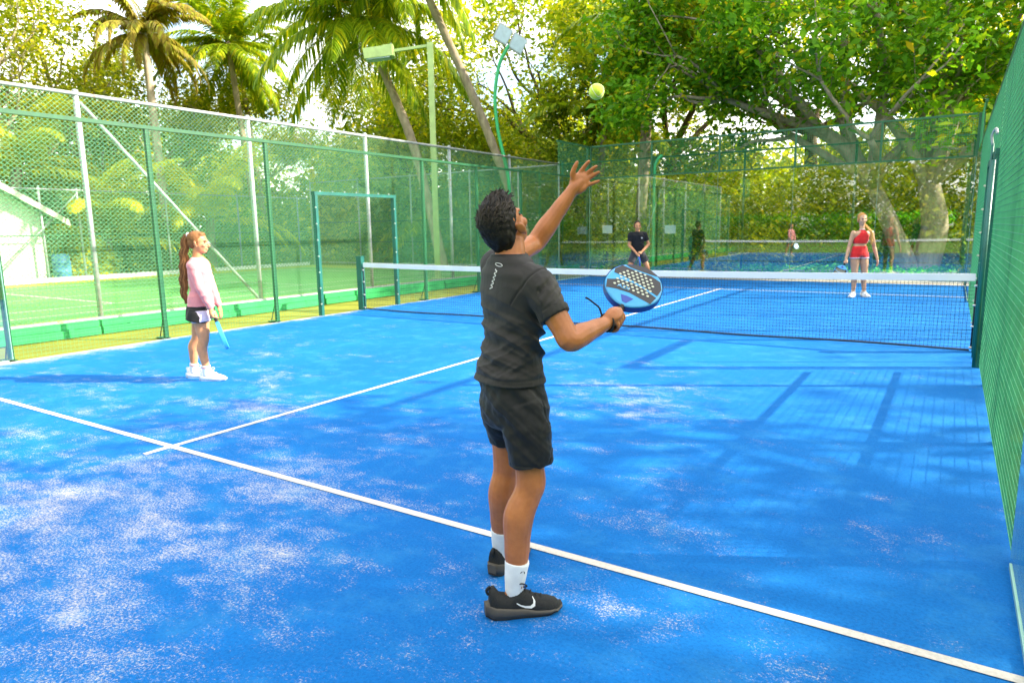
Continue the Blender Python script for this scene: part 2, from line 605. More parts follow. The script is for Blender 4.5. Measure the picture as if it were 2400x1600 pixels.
def post(x, y, h, parent, mat='green_steel', s=0.056, foot=True, out=0.0, name="post"):
    MB().box((x, y, h / 2), (s, s, h)).build(name, M[mat], parent)
    if foot:
        MB().box((x + out * 0.5, y, 0.008), (s + abs(out), s * 2.0, 0.016)).build("foot_plate", M['green_steel'], parent)
        if out:
            MB().bar((x + out, y, 0.02), (x, y, 0.42), 0.008, 4).build("brace", M['black'], parent)

def side(s, label):
    root = empty("padel_fence", (-5.0 if s < 0 else 4.984, 0, 0))
    tag(root, label, "fence", "side fences of the padel cage")
    X = s * 0.055
    for y in (-6, -4, -2, 2, 4, 6):
        post(X, y, 3.0, root, out=s * 0.16)
    for y0, y1 in ((-6, -1.06), (1.06, 6)):
        wire_panel(y0, y1, 0.02, 2.98, s * 0.02, root, r=0.0014 if s < 0 else 0.0021)
    wire_panel(-1.0, 1.0, 2.2, 2.98, s * 0.02, root, r=0.0014 if s < 0 else 0.0021)
    MB().box((X, 0, 3.02), (0.075, 12.08, 0.05)).build("top_rail", M['green_steel'], root)
    # the doorway round the net
    for y in (-1.03, 1.03):
        d = MB().box((s * 0.03, y, 1.09), (0.09, 0.06, 2.18)).build("door_post", M['teal_steel'], root)
        for k in range(7):
            MB().bar((s * 0.03 - s * 0.055, y - 0.033, 0.22 + 0.29 * k), (s * 0.03 - s * 0.055, y - 0.05, 0.22 + 0.29 * k), 0.014, 6).build("bolt", M['bolt'], d)
    lt = MB().box((s * 0.03, 0, 2.21), (0.09, 2.14, 0.06)).build("lintel", M['teal_steel'], root)
    for k in range(7):
        MB().bar((s * 0.03, -0.9 + 0.3 * k, 2.24), (s * 0.03, -0.9 + 0.3 * k, 2.262), 0.014, 6).build("bolt", M['bolt'], lt)
    return root
fence_l = side(-1, "green wire padel fence behind the girl in pink, with an open doorway at the net")
fence_r = side(1, "green wire padel fence close along the right edge, seen almost end on")
# two outer rails brace the right-hand fence
for z in (0.55, 1.09):
    MB().box((0.12, -3.4, z), (0.03, 4.3, 0.03)).build("outer_rail", M['green_steel'], fence_r)
# galvanised gate latch tube beside the doorway
gt = MB().bar((-0.035, -0.72, 0.05), (-0.035, -0.72, 2.32), 0.013, 8).build("gate_tube", M['teal_steel'], fence_r)
MB().tube([(-0.035, -0.72, 2.30), (-0.05, -0.72, 2.40), (-0.02, -0.78, 2.46), (-0.01, -0.82, 2.40)], 0.014, 6, 3).build("hook", M['galv'], gt)
MB().bar((-0.03, -1.16, 0.02), (-0.03, -1.16, 2.12), 0.02, 8).build("gate_tube", M['teal_steel'], fence_r)

def pane_y(x, y0, y1, z1, parent):
    p = MB().box((x, (y0 + y1) / 2, z1 / 2 + 0.02), (0.012, y1 - y0 - 0.012, z1 - 0.02)).build("pane", M['glass'], parent)
    MB().box((x, y1 - 0.004, z1 / 2 + 0.02), (0.0105, 0.006, z1 - 0.022)).build("pane_edge", M['glass_edge'], p)
    return p

def glass_side(s, ya, yb, label):
    m0_ = (ya + yb) / 2
    root = empty("glass_wall", (s * 5.0, 0, 0))
    tag(root, label, "glass wall", "glass walls of the padel cage")
    for y in (ya, (ya + yb) / 2):
        pane_y(0.0, y, y + abs(yb - ya) / 2, 3.0, root)
    for y in (ya, (ya + yb) / 2, yb):
        if abs(abs(y) - 6.0) < 0.01:
            continue
        post(s * 0.075, y, 4.0 if abs(y) > 9 else 3.0, root, out=s * 0.16)
    MB().box((0, m0_, 0.014), (0.022, 3.9, 0.024)).build("bottom_channel", M['glass_edge'], root)
    e = ya if abs(ya) > 9 else yb
    m_ = (ya + yb) / 2
    lo, hi = min(e, m_), max(e, m_)
    wire_panel(lo, hi, 3.05, 3.96, s * 0.03, root)
    MB().box((s * 0.055, m_, 3.025), (0.05, 3.84, 0.05)).build("rail", M['green_steel'], root)
    MB().box((s * 0.055, (lo + hi) / 2, 3.985), (0.05, 2.0, 0.05)).build("rail", M['green_steel'], root)
    return root
glass_side(-1, 6, 10, "glass end wall of the padel cage beyond the net on the left side")
glass_side(1, 6, 10, "glass end wall of the padel cage beyond the net on the right side")
glass_side(1, -10, -6, "near glass wall at the lower right corner of the picture")
glass_side(-1, -10, -6, "near glass wall left of the girl, cut off by the picture edge")

back = empty("back_glass_wall", (0, 10.0, 0))
tag(back, "far glass back wall reflecting the players, with wire mesh along its top", "glass wall")
for k in range(5):
    x0 = -5 + 2 * k
    p = MB().box((x0 + 1, 0, 1.51), (1.988, 0.012, 2.98)).build("pane", M['glass'], back)
    MB().box((x0 + 1.992, 0, 1.51), (0.005, 0.0105, 2.978)).build("pane_edge", M['glass_edge'], p)
for x in (-5, -3, -1, 1, 3, 5):
    zlo = 0.0
    MB().box((x, 0.06, 2.0) if x in (-5, 5) else (x, 0.06, 3.5), (0.06, 0.06, 4.0) if x in (-5, 5) else (0.05, 0.05, 1.0)).build("post", M['green_steel'], back)
wire_panel_x(-5, 5, 3.03, 3.97, 0.05, back)
for z in (3.02, 3.985):
    MB().box((0, 0.06, z), (9.9, 0.045, 0.045)).build("rail", M['green_steel'], back)

# ------------------------------------------------------------------ low green edging beside the court
EM = plain("green_edging_paint", (0.02, 0.33, 0.085), 0.55, 0, 0.18, 3.0)
ypos = -13.5
names_e = ["green painted edging in front of the far left corner of the court", "green painted edging left of the girl in pink", "green painted edging behind the girl in pink",
           "green painted edging beyond the doorway", "green painted edging seen through the net", "green painted edging at the far end of the verge"]
for k, (ya, yb) in enumerate(((-13.5, -8.6), (-8.55, -4.24), (-4.2, 0.3), (0.36, 4.4), (4.46, 8.4), (8.46, 12.2))):
    e = empty("edging_beam", (-6.5, (ya + yb) / 2, 0))
    tag(e, names_e[k], "edging", "green edging along the verge")
    l = yb - ya
    MB().box((0, 0, 0.062), (0.13, l, 0.11)).build("board", EM, e)
    MB().box((-0.03, 0, 0.172), (0.13, l, 0.095)).build("board", EM, e)
    for t in (-0.4, 0.0, 0.4):
        MB().box((0.058, t * l, 0.07), (0.02, 0.07, 0.13)).build("support_block", EM, e)

# ------------------------------------------------------------------ chain-link fences
def chain_segments(L, H, px, pz):
    P = []
    sl = pz / px
    n = int((L + H / sl) / px) + 2
    for sgn in (1, -1):
        for k in range(-1, n):
            if sgn == 1:
                a0 = k * px - H / sl
                pts = (a0, 0.0, a0 + H / sl, H)
            else:
                a0 = k * px
                pts = (a0, 0.0, a0 - H / sl, H)
            xa, za, xb, zb = pts
            t0, t1 = 0.0, 1.0
            dx = xb - xa
            for lim, sg in ((0.0, 1), (L, -1)):
                fa, fb = sg * (xa - lim), sg * (xb - lim)
                if fa < 0 and fb < 0:
                    t0, t1 = 1, 0
                elif fa < 0:
                    t0 = max(t0, fa / (fa - fb))
                elif fb < 0:
                    t1 = min(t1, fa / (fa - fb))
            if t1 - t0 > 1e-4:
                P.append((xa + dx * t0, za + (zb - za) * t0, xa + dx * t1, za + (zb - za) * t1))
    return np.array(P)

def chain_fence(p0, p1, H, posts, label, px=0.085, pz=0.075, r=0.0040, post_mat='galv', brace=(), rails=(), low=0.12, pr_=0.038, group=None):
    p0, p1 = Vector(p0), Vector(p1)
    d = p1 - p0
    L = d.length
    d.normalize()
    root = empty("chain_link_fence", p0[:])
    tag(root, label, "fence", group)
    S = chain_segments(L, H - low, px, pz)
    nrm = Vector((-d.y, d.x, 0))
    A = np.stack([S[:, 0] * d.x, S[:, 0] * d.y, S[:, 1] + low], 1)
    B = np.stack([S[:, 2] * d.x, S[:, 2] * d.y, S[:, 3] + low], 1)
    o = link("wire_mesh", bars_mesh("chain_mesh", A, B, r, 3), root, M['chain_green'])
    tag(o, kind="stuff")
    for t in posts:
        q = d * t + nrm * 0.03
        pz_ = MB().bar((q.x, q.y, -0.02), (q.x, q.y, H + 0.04), pr_, 10).build("post", M[post_mat], root)
        MB().ell((q.x, q.y, H + 0.05), (pr_ * 1.1, pr_ * 1.1, 0.03), None, 10, 6).build("cap", M[post_mat], pz_)
    q = d * L
    MB().bar((0, 0, H), q[:2] + (H,) if False else (q.x, q.y, H), pr_ * 0.72, 8).build("top_rail", M[post_mat], root)
    MB().bar((0, 0, low - 0.01), (q.x, q.y, low - 0.01), pr_ * 0.8, 8).build("bottom_rail", M['galv'], root)
    for z in rails:
        MB().bar((nrm.x * 0.02, nrm.y * 0.02, z), (q.x + nrm.x * 0.02, q.y + nrm.y * 0.02, z), 0.022, 6).build("mid_rail", M['green_steel'], root)
    for a, b in brace:
        qa, qb = d * a + nrm * 0.03, d * b + nrm * 0.03
        MB().bar((qa.x, qa.y, H - 0.12), (qb.x, qb.y, low + 0.05), pr_ * 0.7, 8).build("brace", M[post_mat], root)
    return root
Y0 = -13.54
chain_fence((-7.6, Y0, 0), (-7.6, 12.79, 0), 3.82, [0.0, 3.3, 6.6, 9.9, 13.17, 16.5, 19.84, 23.0, 26.33],
            "tall chain-link fence with galvanised posts and a rusty top rail behind the girl", brace=((9.95, 13.1),), pr_=0.045)
chain_fence((-21.0, 12.8, 0), (-7.6, 12.8, 0), 3.8, [0.0, 3.1, 6.2, 9.3, 11.6], "chain-link fence closing the far end of the tennis court",
            px=0.11, pz=0.10, r=0.0045, rails=(1.05, 1.95))
chain_fence((-7.6, 12.8, 0), (14.0, 12.8, 0), 3.8, [0.1, 3.6, 6.6, 9.75, 12.6, 15.4, 18.4, 21.4], "green chain-link fence behind the far glass wall",
            px=0.14, pz=0.13, r=0.0030, post_mat='green_steel')
chain_fence((-21.2, -15.0, 0), (-21.2, 12.7, 0), 3.1, [0, 3.2, 6.4, 9.6, 12.8, 16.4, 17.6, 20.8, 24.0, 27.2], "low chain-link fence on the far side of the tennis court",
            px=0.12, pz=0.11, r=0.0048, rails=(1.55,), brace=((17.6, 14.8), (20.8, 23.6)))
kb = MB().box((-21.05, -1.0, 0.05), (0.16, 27.0, 0.14)).build("kerb", M['white'], kind="structure")

# ------------------------------------------------------------------ lamps
RV = Vector((math.cos(YAW), -math.sin(YAW), 0))
FV = Vector((math.sin(YAW), math.cos(YAW), 0))
lamp = empty("court_lamp", (-9.0, 7.3, 0))
tag(lamp, "pale green square lamp post with a box lamp on a side arm", "lamp post")
MB().box((0, 0, 3.53), (0.17, 0.17, 7.1), rz=-YAW).build("post", M['pale_green_steel'], lamp)
MB().box((0, 0, 0.02), (0.4, 0.4, 0.04), rz=-YAW).build("base_plate", M['pale_green_steel'], lamp)
a0, a1 = -RV * 0.05, -RV * 1.15
MB().bar((a0.x, a0.y, 7.0), (a1.x, a1.y, 6.86), 0.055, 4).build("arm", M['pale_green_steel'], lamp)
c = -RV * 1.55
hd = MB()
mrot = Matrix.Rotation(-YAW, 3, 'Z') @ Matrix.Rotation(R(-6), 3, 'Y')
hd.box((c.x, c.y, 6.80), (0.86, 0.44, 0.30), m=mrot)
hb = hd.build("lamp_box", M['pale_green_steel'], lamp)
MB().box((c.x, c.y, 6.635), (0.70, 0.36, 0.03), m=mrot).build("lamp_glass", M['lens'], hb)
MB().box((c.x + RV.x * 0.3, c.y + RV.y * 0.3, 6.86), (0.30, 0.24, 0.34), m=mrot).build("gear_box", M['pale_green_steel'], hb)

fl = empty("floodlight", (-7.55, 9.40, 0))
tag(fl, "twin square floodlights on a curved green pole rising above the chain-link fence", "floodlight")
pts = [(-0.02, 2.2), (-0.06, 3.0), (-0.145, 3.58), (-0.378, 4.65), (-0.454, 5.72), (-0.297, 6.64), (-0.082, 7.06), (0.03, 7.22)]
MB().tube([(RV.x * x, RV.y * x, z) for x, z in pts], [0.06] * 3 + [0.055] * 5, 8, 4).build("pole", M['bright_green_steel'], fl)
MB().bar((0, 0, 2.3), (0, 0, 2.35), 0.09, 8).build("clamp", M['galv'], fl)
fn = (-FV * 0.86 + RV * 0.22 + Vector((0, 0, -0.10))).normalized()
fx = (RV * 0.80 + Vector((0, 0, -0.42)))
fx = (fx - fn * fx.dot(fn)).normalized()
fy = fn.cross(fx)
F3 = Matrix((fx, fy, fn)).transposed()
for s in (-1, 1):
    cc = Vector((RV.x * 0.06, RV.y * 0.06, 7.40)) + fx * (s * 0.27)
    b_ = MB().box(cc, (0.48, 0.50, 0.10), m=F3).build("lamp_box", M['galv'], fl)
    MB().box(cc + fn * 0.055, (0.42, 0.44, 0.02), m=F3).build("lamp_glass", M['lens'], b_)
    MB().tube([cc - fx * 0.2 - fn * 0.05 - fy * 0.24, cc - fn * 0.2 - fy * 0.3, cc + fx * 0.2 - fn * 0.05 - fy * 0.24], 0.016, 6, 4).build("bracket", M['pale_green_steel'], b_)
MB().bar(Vector((RV.x * 0.06, RV.y * 0.06, 7.24)) - fx * 0.45, Vector((RV.x * 0.06, RV.y * 0.06, 7.24)) + fx * 0.45, 0.03, 6).build("crossbar", M['green_steel'], fl)

f2 = empty("floodlight_pole", (-3.0, 10.32, 0))
tag(f2, "bright green bent pole standing behind the far glass beside the far player", "pole")
MB().tube([(0, 0, 0), (0, 0, 1.5), (0, 0, 3.1), (0.04, 0.05, 3.45), (0.16, 0.16, 3.62)], 0.045, 8, 4).build("pole", M['bright_green_steel'], f2)
MB().box((0, 0, 0.01), (0.2, 0.2, 0.02)).build("foot_plate", M['bright_green_steel'], f2)

for (x, z, lb) in ((-5.65, 1.45, "small white notice board on the far fence below the raised hand"), (-3.35, 1.42, "small white notice board behind the far player in black")):
    sg = empty("notice_board", (x, 12.74, z))
    tag(sg, lb, "sign", "notice boards on the far fence")
    MB().box((0, 0, 0), (0.38, 0.02, 0.28)).build("panel", M['lens'], sg)
    for dx in (-0.15, 0.15):
        for dz in (-0.10, 0.10):
            MB().bar((dx, -0.01, dz), (dx, -0.016, dz), 0.012, 6).build("bolt", M['bolt'], sg)

# ------------------------------------------------------------------ building and drum on the left
WB = plain("white_render", (0.80, 0.76, 0.68), 0.8, 0, 0.05, 2.0, 0.15, 40)
RB = plain("roof_metal", (0.30, 0.50, 0.36), 0.5, 0, 0.12, 2.0)
FB = plain("fascia_board", (0.66, 0.62, 0.52), 0.6, 0, 0.08)
bd = empty("white_building", (-25.0, -2.6, 0))
tag(bd, "white rendered building with a sloping roof beyond the tennis court", "building")
wl = MB()
for x in (-3.4, 3.4):
    pass
ring = [(-4.2, 0), (4.1, 0), (4.1, 2.35), (0.0, 4.9), (-4.2, 2.3)]
wl.rings([[(x, y, z) for y, z in ring] for x in (-3.4, 3.4)], False)
wl.build("wall", WB, bd)
rf = MB()
for s, ye in ((1, 4.75), (-1, -4.9)):
    ze = 4.98 - abs(ye) * 0.622
    rf.rings([[(x, 0, 5.02), (x, ye, ze + 0.04), (x, ye, ze - 0.04), (x, 0, 4.92)] for x in (-3.8, 3.9)], False)
ro = rf.build("roof", RB, bd)
for s, ye in ((1, 4.8), (-1, -4.95)):
    ze = 4.98 - abs(ye) * 0.622
    MB().rings([[(x, 0, 5.06), (x, ye, ze + 0.07), (x, ye, ze - 0.13), (x, 0, 4.84)] for x in (3.91, 3.95)], False).build("fascia", FB, ro)
for y in (-2.6, 1.3):
    w_ = MB().box((3.41, y, 1.6), (0.06, 0.9, 1.0)).build("window", M['white'], bd)
    MB().box((3.45, y, 1.6), (0.02, 0.76, 0.86)).build("window_pane", M['glass_edge'], w_)

BM = plain("blue_plastic", (0.10, 0.33, 0.62), 0.4, 0, 0.1)
dr = empty("blue_drum", (-21.7, 2.05, 0))
tag(dr, "blue plastic drum standing by the corner of the white building", "drum")
rgd = []
for z, r_ in ((0, 0.26), (0.03, 0.28), (0.28, 0.28), (0.30, 0.30), (0.33, 0.28), (0.58, 0.28), (0.60, 0.30), (0.63, 0.28), (0.86, 0.27), (0.9, 0.24)):
    rgd.append([(r_ * math.cos(a), r_ * math.sin(a), z) for a in np.linspace(0, 2 * math.pi, 20, endpoint=False)])
MB().rings(rgd).build("body", BM, dr)
MB().bar((0.1, 0, 0.9), (0.1, 0, 0.93), 0.05, 8).build("bung", BM, dr)

# ------------------------------------------------------------------ plants
LG = {}
def sc_(st, k=2.2):
    return [(p, (min(0.85, c[0] * k * 0.94), min(0.85, c[1] * k), c[2] * 0.8)) for p, c in st]
LG['green'] = leafmat("leaf_green", sc_([(0.0, (0.030, 0.085, 0.010)), (0.40, (0.060, 0.150, 0.014)), (0.78, (0.105, 0.20, 0.018)), (0.96, (0.24, 0.28, 0.02)), (1.0, (0.55, 0.25, 0.03))]), 0.48)
LG['yellow'] = leafmat("leaf_yellow_green", sc_([(0.0, (0.060, 0.10, 0.010)), (0.4, (0.125, 0.165, 0.014)), (0.8, (0.22, 0.235, 0.018)), (1.0, (0.38, 0.30, 0.03))]), 0.5)
LG['olive'] = leafmat("leaf_olive", sc_([(0.0, (0.035, 0.065, 0.010)), (0.5, (0.085, 0.12, 0.014)), (0.9, (0.17, 0.19, 0.02)), (1.0, (0.32, 0.25, 0.03))]), 0.45)
LG['hedge'] = leafmat("leaf_bright_hedge", sc_([(0.0, (0.020, 0.13, 0.012)), (0.6, (0.045, 0.24, 0.018)), (1.0, (0.11, 0.32, 0.03))]), 0.45)
LG['sparse'] = leafmat("leaf_pale", sc_([(0.0, (0.06, 0.09, 0.012)), (0.5, (0.14, 0.165, 0.02)), (1.0, (0.28, 0.24, 0.03))]), 0.55)
LG['brown'] = leafmat("leaf_dry", sc_([(0.0, (0.09, 0.07, 0.02)), (0.5, (0.18, 0.125, 0.04)), (0.8, (0.14, 0.15, 0.02)), (1.0, (0.22, 0.20, 0.03))]), 0.35)
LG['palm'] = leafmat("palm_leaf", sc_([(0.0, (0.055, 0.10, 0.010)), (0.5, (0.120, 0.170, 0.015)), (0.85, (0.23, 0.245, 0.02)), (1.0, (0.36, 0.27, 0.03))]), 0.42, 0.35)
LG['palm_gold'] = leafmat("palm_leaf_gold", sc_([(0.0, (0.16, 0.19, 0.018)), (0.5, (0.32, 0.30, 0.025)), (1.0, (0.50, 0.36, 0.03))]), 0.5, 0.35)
def bark(name, a, b, sc_=9.0):
    m = Mat(name)
    v = m.mapped((1, 1, 0.35))
    c = m.ramp(m.noise(sc_, 7, 0.68, v), [(0.3, a), (0.7, b)])
    m.set(Base_Color=c, Roughness=0.9)
    m.b.inputs["Specular IOR Level"].default_value = 0.2
    m.bump(m.noise(sc_ * 2.5, 6, 0.7, v), 0.7, 0.03)
    return m.m
BK = {'grey': bark("bark_grey", (0.19, 0.15, 0.11), (0.46, 0.385, 0.295)), 'pale': bark("bark_pale", (0.27, 0.21, 0.145), (0.56, 0.46, 0.34)),
      'dark': bark("bark_dark", (0.045, 0.032, 0.02), (0.15, 0.105, 0.065)), 'palm': bark("palm_trunk", (0.18, 0.14, 0.095), (0.42, 0.34, 0.24), 6)}

def leaves(name, C, spread, per, size, seed, flat=0.75, aspect=0.5, up_bias=0.5, jitter=0.35):
    """leaf-sized diamond blades scattered through clusters"""
    g = np.random.default_rng(seed)
    C = np.asarray(C, float)
    spread = np.broadcast_to(np.asarray(spread, float), (len(C),))
    N = len(C) * per
    P = np.repeat(C, per, 0)
    S = np.repeat(spread, per)
    off = g.normal(0, 1, (N, 3)) * 0.52
    off[:, 2] *= flat
    P = P + off * S[:, None]
    nrm = g.normal(0, 1, (N, 3))
    nrm[:, 2] = np.abs(nrm[:, 2]) + up_bias
    nrm /= np.linalg.norm(nrm, axis=1)[:, None]
    d = g.normal(0, 1, (N, 3)); d[:, 2] -= 0.5
    d -= nrm * np.sum(d * nrm, 1)[:, None]
    d /= np.linalg.norm(d, axis=1)[:, None]
    s = np.cross(nrm, d)
    L = size * (1 + jitter * g.normal(0, 1, N)).clip(0.45, 1.9)
    W = L * aspect
    V = np.zeros((N, 4, 3))
    bend = nrm * (L * 0.10)[:, None]
    V[:, 0] = P - d * (L / 2)[:, None]
    V[:, 1] = P + s * (W / 2)[:, None] + bend - d * (L * 0.05)[:, None]
    V[:, 2] = P + d * (L / 2)[:, None]
    V[:, 3] = P - s * (W / 2)[:, None] + bend - d * (L * 0.05)[:, None]
    F = (np.arange(N) * 4)[:, None] + np.array([[0, 1, 2, 3]])
    return np_mesh(name, V.reshape(-1, 3), F)

def grow(mb, p, d, L, r, depth, g, tips, wob=0.25, split=(2, 3), droop=0.0, shrink=0.72):
    """a limb that bends and forks; leaf sites gather along the thin ends"""
    pts, rad = [p.copy()], [r]
    q, dd = p.copy(), d.normalized()
    n = 4
    for k in range(n):
        dd = (dd + Vector(g.normal(0, wob, 3)) * 0.6 + Vector((0, 0, 0.05 - droop))).normalized()
        q = q + dd * (L / n)
        pts.append(q.copy()); rad.append(r * (1 - 0.45 * (k + 1) / n))
        if depth <= 1 and k >= 1:
            tips.append(q.copy())
    mb.tube(pts, rad, 7 if r > 0.06 else 4, 2 if r > 0.05 else 1)
    if depth <= 0:
        tips.append(q + dd * 0.2)
        return
    m = int(g.integers(split[0], split[1] + 1))
    for i in range(m):
        a = g.uniform(0, 2 * math.pi)
        u, w, ax = frame(dd)
        ang = g.uniform(0.35, 0.85)
        nd = ax * math.cos(ang) + (u * math.cos(a) + w * math.sin(a)) * math.sin(ang)
        grow(mb, q, nd, L * shrink * g.uniform(0.8, 1.15), rad[-1] * 0.82, depth - 1, g, tips, wob, split, droop, shrink)

def tree(name, label, loc, trunk_h, trunk_r, limb_L, depth, leafm, barkm, seed, per=60, size=0.16, spread=0.9, lean=(0, 0), limbs=5, cat="tree", group=None, split=(2, 3), flat=0.75, extra=None, droop=0.0, up0=(0.25, 0.9), aspect=0.5):
    g = np.random.default_rng(seed)
    root = empty(name, loc)
    tag(root, label, cat, group)
    mb = MB(); tips = []
    top = Vector((lean[0], lean[1], trunk_h))
    mid = Vector((lean[0] * 0.35 + g.normal(0, 0.08), lean[1] * 0.35 + g.normal(0, 0.08), trunk_h * 0.5))
    mb.tube([(0, 0, -0.1), (0, 0, 0.25), mid, top], [trunk_r * 1.5, trunk_r * 1.1, trunk_r * 0.9, trunk_r * 0.75], 10, 4)
    for i in range(limbs):
        a = 2 * math.pi * (i + g.uniform(-0.3, 0.3)) / limbs
        e = g.uniform(*up0)
        d = Vector((math.cos(a) * math.cos(e), math.sin(a) * math.cos(e), math.sin(e)))
        t = 1.0 if i % 2 == 0 else 0.82
        grow(mb, mid.lerp(top, t * 1.0), d, limb_L * g.uniform(0.8, 1.2), trunk_r * 0.55, depth, g, tips, split=split, droop=droop)
    if extra is not None:
        extra(mb, g, tips)
    mb.build("trunk", barkm, root)
    C = np.array([t[:] for t in tips])
    me = leaves("crown", C, spread, per, size, seed + 1, flat, aspect)
    link("crown", me, root, leafm)
    return root

def bush(name, label, loc, rad, n, size, leafm, seed, group=None, cat="shrub", stems=6, per=40, spread=0.30, aspect=0.5, box=False):
    g = np.random.default_rng(seed)
    root = empty(name, loc)
    tag(root, label, cat, group)
    if box:
        C = g.uniform(-1, 1, (n, 3))
        C[:, 2] = (C[:, 2] + 1) / 2
        k = g.integers(0, 3, n)
        C[k == 0, 2] = 0.97
        C[k == 1, 1] = -0.97
        C *= np.array(rad)
    else:
        d = g.normal(0, 1, (n, 3)); d /= np.linalg.norm(d, axis=1)[:, None]
        d[:, 2] = np.abs(d[:, 2]) * 1.0
        rr = g.uniform(0.35, 1, n) ** 0.5
        lump = 1 + 0.22 * np.sin(d[:, 0] * 5 + seed) * np.cos(d[:, 1] * 4 + seed * 2)
        C = d * (rr * lump)[:, None] * np.array(rad)
        C[:, 2] = np.maximum(C[:, 2], 0.08)
    st = MB()
    for i in range(stems):
        t = C[int(g.integers(0, n))]
        st.tube([(t[0] * 0.15, t[1] * 0.15, -0.05), (t[0] * 0.4, t[1] * 0.4, t[2] * 0.55), (t[0], t[1], t[2])], [0.035, 0.025, 0.008], 5, 2)
    st.build("stem", BK['dark'], root)
    link("foliage", leaves("foliage", C, spread, per, size, seed + 5, 0.8, aspect), root, leafm)
    return root

# ---- palms
def frond_mesh(name, L, e0, curl, seed, leaflet=0.75, width=0.072, n=64, hang=0.55):
    """one feather leaf along +X: midrib plus two rows of drooping leaflets"""
    g = np.random.default_rng(seed)
    pts = []
    p = np.zeros(3); e = e0
    K = 14
    side_w = g.normal(0, 0.03)
    yaw = 0.0
    for k in range(K + 1):
        pts.append(p.copy())
        e -= curl / K * (0.4 + 1.2 * k / K)
        yaw += side_w / K * 3
        p = p + L / K * np.array([math.cos(e) * math.cos(yaw), math.cos(e) * math.sin(yaw), math.sin(e)])
    pts = np.array(pts)
    V, F = [], []
    mb = MB()
    mb.tube([tuple(q) for q in pts], [0.035 * (1 - 0.85 * k / K) + 0.004 for k in range(K + 1)], 5)
    for k in range(n):
        t = 0.10 + 0.89 * k / (n - 1)
        i = min(int(t * K), K - 1); fr = t * K - i
        q = pts[i] * (1 - fr) + pts[i + 1] * fr
        tan = pts[i + 1] - pts[i]; tan /= np.linalg.norm(tan)
        sd = np.cross(np.array([0, 0, 1.0]), tan)
        if np.linalg.norm(sd) < 1e-3: sd = np.array([0, 1.0, 0])
        sd /= np.linalg.norm(sd)
        ll = leaflet * (math.sin(math.pi * min(1, 0.18 + 0.80 * t)) ** 0.7) * g.uniform(0.85, 1.12)
        for s in (-1, 1):
            d = sd * s * 0.75 + tan * (0.42 + 0.45 * t) + np.array([0, 0, 0.18]) + g.normal(0, 0.06, 3)
            d /= np.linalg.norm(d)
            prev = None
            w_ = width * g.uniform(0.8, 1.15)
            wdir = np.cross(d, np.array([0, 0, 1.0])); wdir /= (np.linalg.norm(wdir) + 1e-6)
            wdir = wdir * 0.6 + tan * 0.6 * s
            c = q.copy()
            prof = (0.55, 1.0, 0.75, 0.08)
            base = len(mb.v)
            for j in range(4):
                mb.v.append(tuple(c - wdir * w_ * prof[j] / 2)); mb.v.append(tuple(c + wdir * w_ * prof[j] / 2))
                d = d + np.array([0, 0, -hang * (0.4 + 0.45 * j)]) * (0.55 + 0.4 * g.random())
                d /= np.linalg.norm(d)
                c = c + d * ll / 3
            for j in range(3):
                mb.f.append((base + 2 * j, base + 2 * j + 1, base + 2 * j + 3, base + 2 * j + 2)); mb.sm.append(False)
    return mb.mesh(name)

def palm(label, base, top, nfr, L, seed, leafm='palm', trunk_r=0.16, leaflet=0.75, hang=0.55, classes=None, group=None, bend=0.0, name="coconut_palm", nuts=True, bk='palm'):
    g = np.random.default_rng(seed)
    base, top = Vector(base), Vector(top)
    root = empty(name, base[:])
    tag(root, label, "palm tree", group)
    t = top - base
    mid = t * 0.5 + Vector((t.x, t.y, 0)) * (-bend)
    mb = MB()
    P, r_ = catmull([Vector((0, 0, -0.1)), mid * 0.5 * 1.0 + Vector((t.x, t.y, 0)) * (-bend * 0.1), mid, t * 0.78 - Vector((t.x, t.y, 0)) * bend * 0.6, t], [trunk_r * 1.35, trunk_r * 1.05, trunk_r, trunk_r * 0.9, trunk_r * 0.8], 9)
    r_ = [x * (1.06 if i % 2 else 0.97) for i, x in enumerate(r_)]
    mb.tube(P, r_, 9).build("trunk", BK[bk], root)
    cls = classes or ((1.15, 0.9), (0.75, 1.15), (0.35, 1.25), (-0.1, 1.1), (-0.65, 0.7))
    meshes = []
    for i, (e0, cu) in enumerate(cls):
        for v in range(2):
            me = frond_mesh("frond", L * (1 + 0.08 * v), e0, cu, seed * 31 + i * 7 + v, leaflet, hang=hang)
            me.materials.append(LG[leafm])
            meshes.append((i, me))
    for k in range(nfr):
        i = k % len(cls)
        me = meshes[i * 2 + int(g.integers(0, 2))][1]
        o = bpy.data.objects.new("frond", me)
        col.objects.link(o)
        o.parent = root
        o.location = t + Vector((g.normal(0, 0.05), g.normal(0, 0.05), -0.05 * i))
        o.rotation_euler = (g.normal(0, 0.12), 0, k * 2.399963 + g.normal(0, 0.15))
        s = g.uniform(0.85, 1.1)
        o.scale = (s, s, s)
    if nuts:
        for k in range(6):
            a = k * 1.05
            MB().ell(t + Vector((0.24 * math.cos(a), 0.24 * math.sin(a), -0.32)), (0.10, 0.10, 0.13), None, 8, 6).build("coconut", LG['palm_gold'], root)
    return root

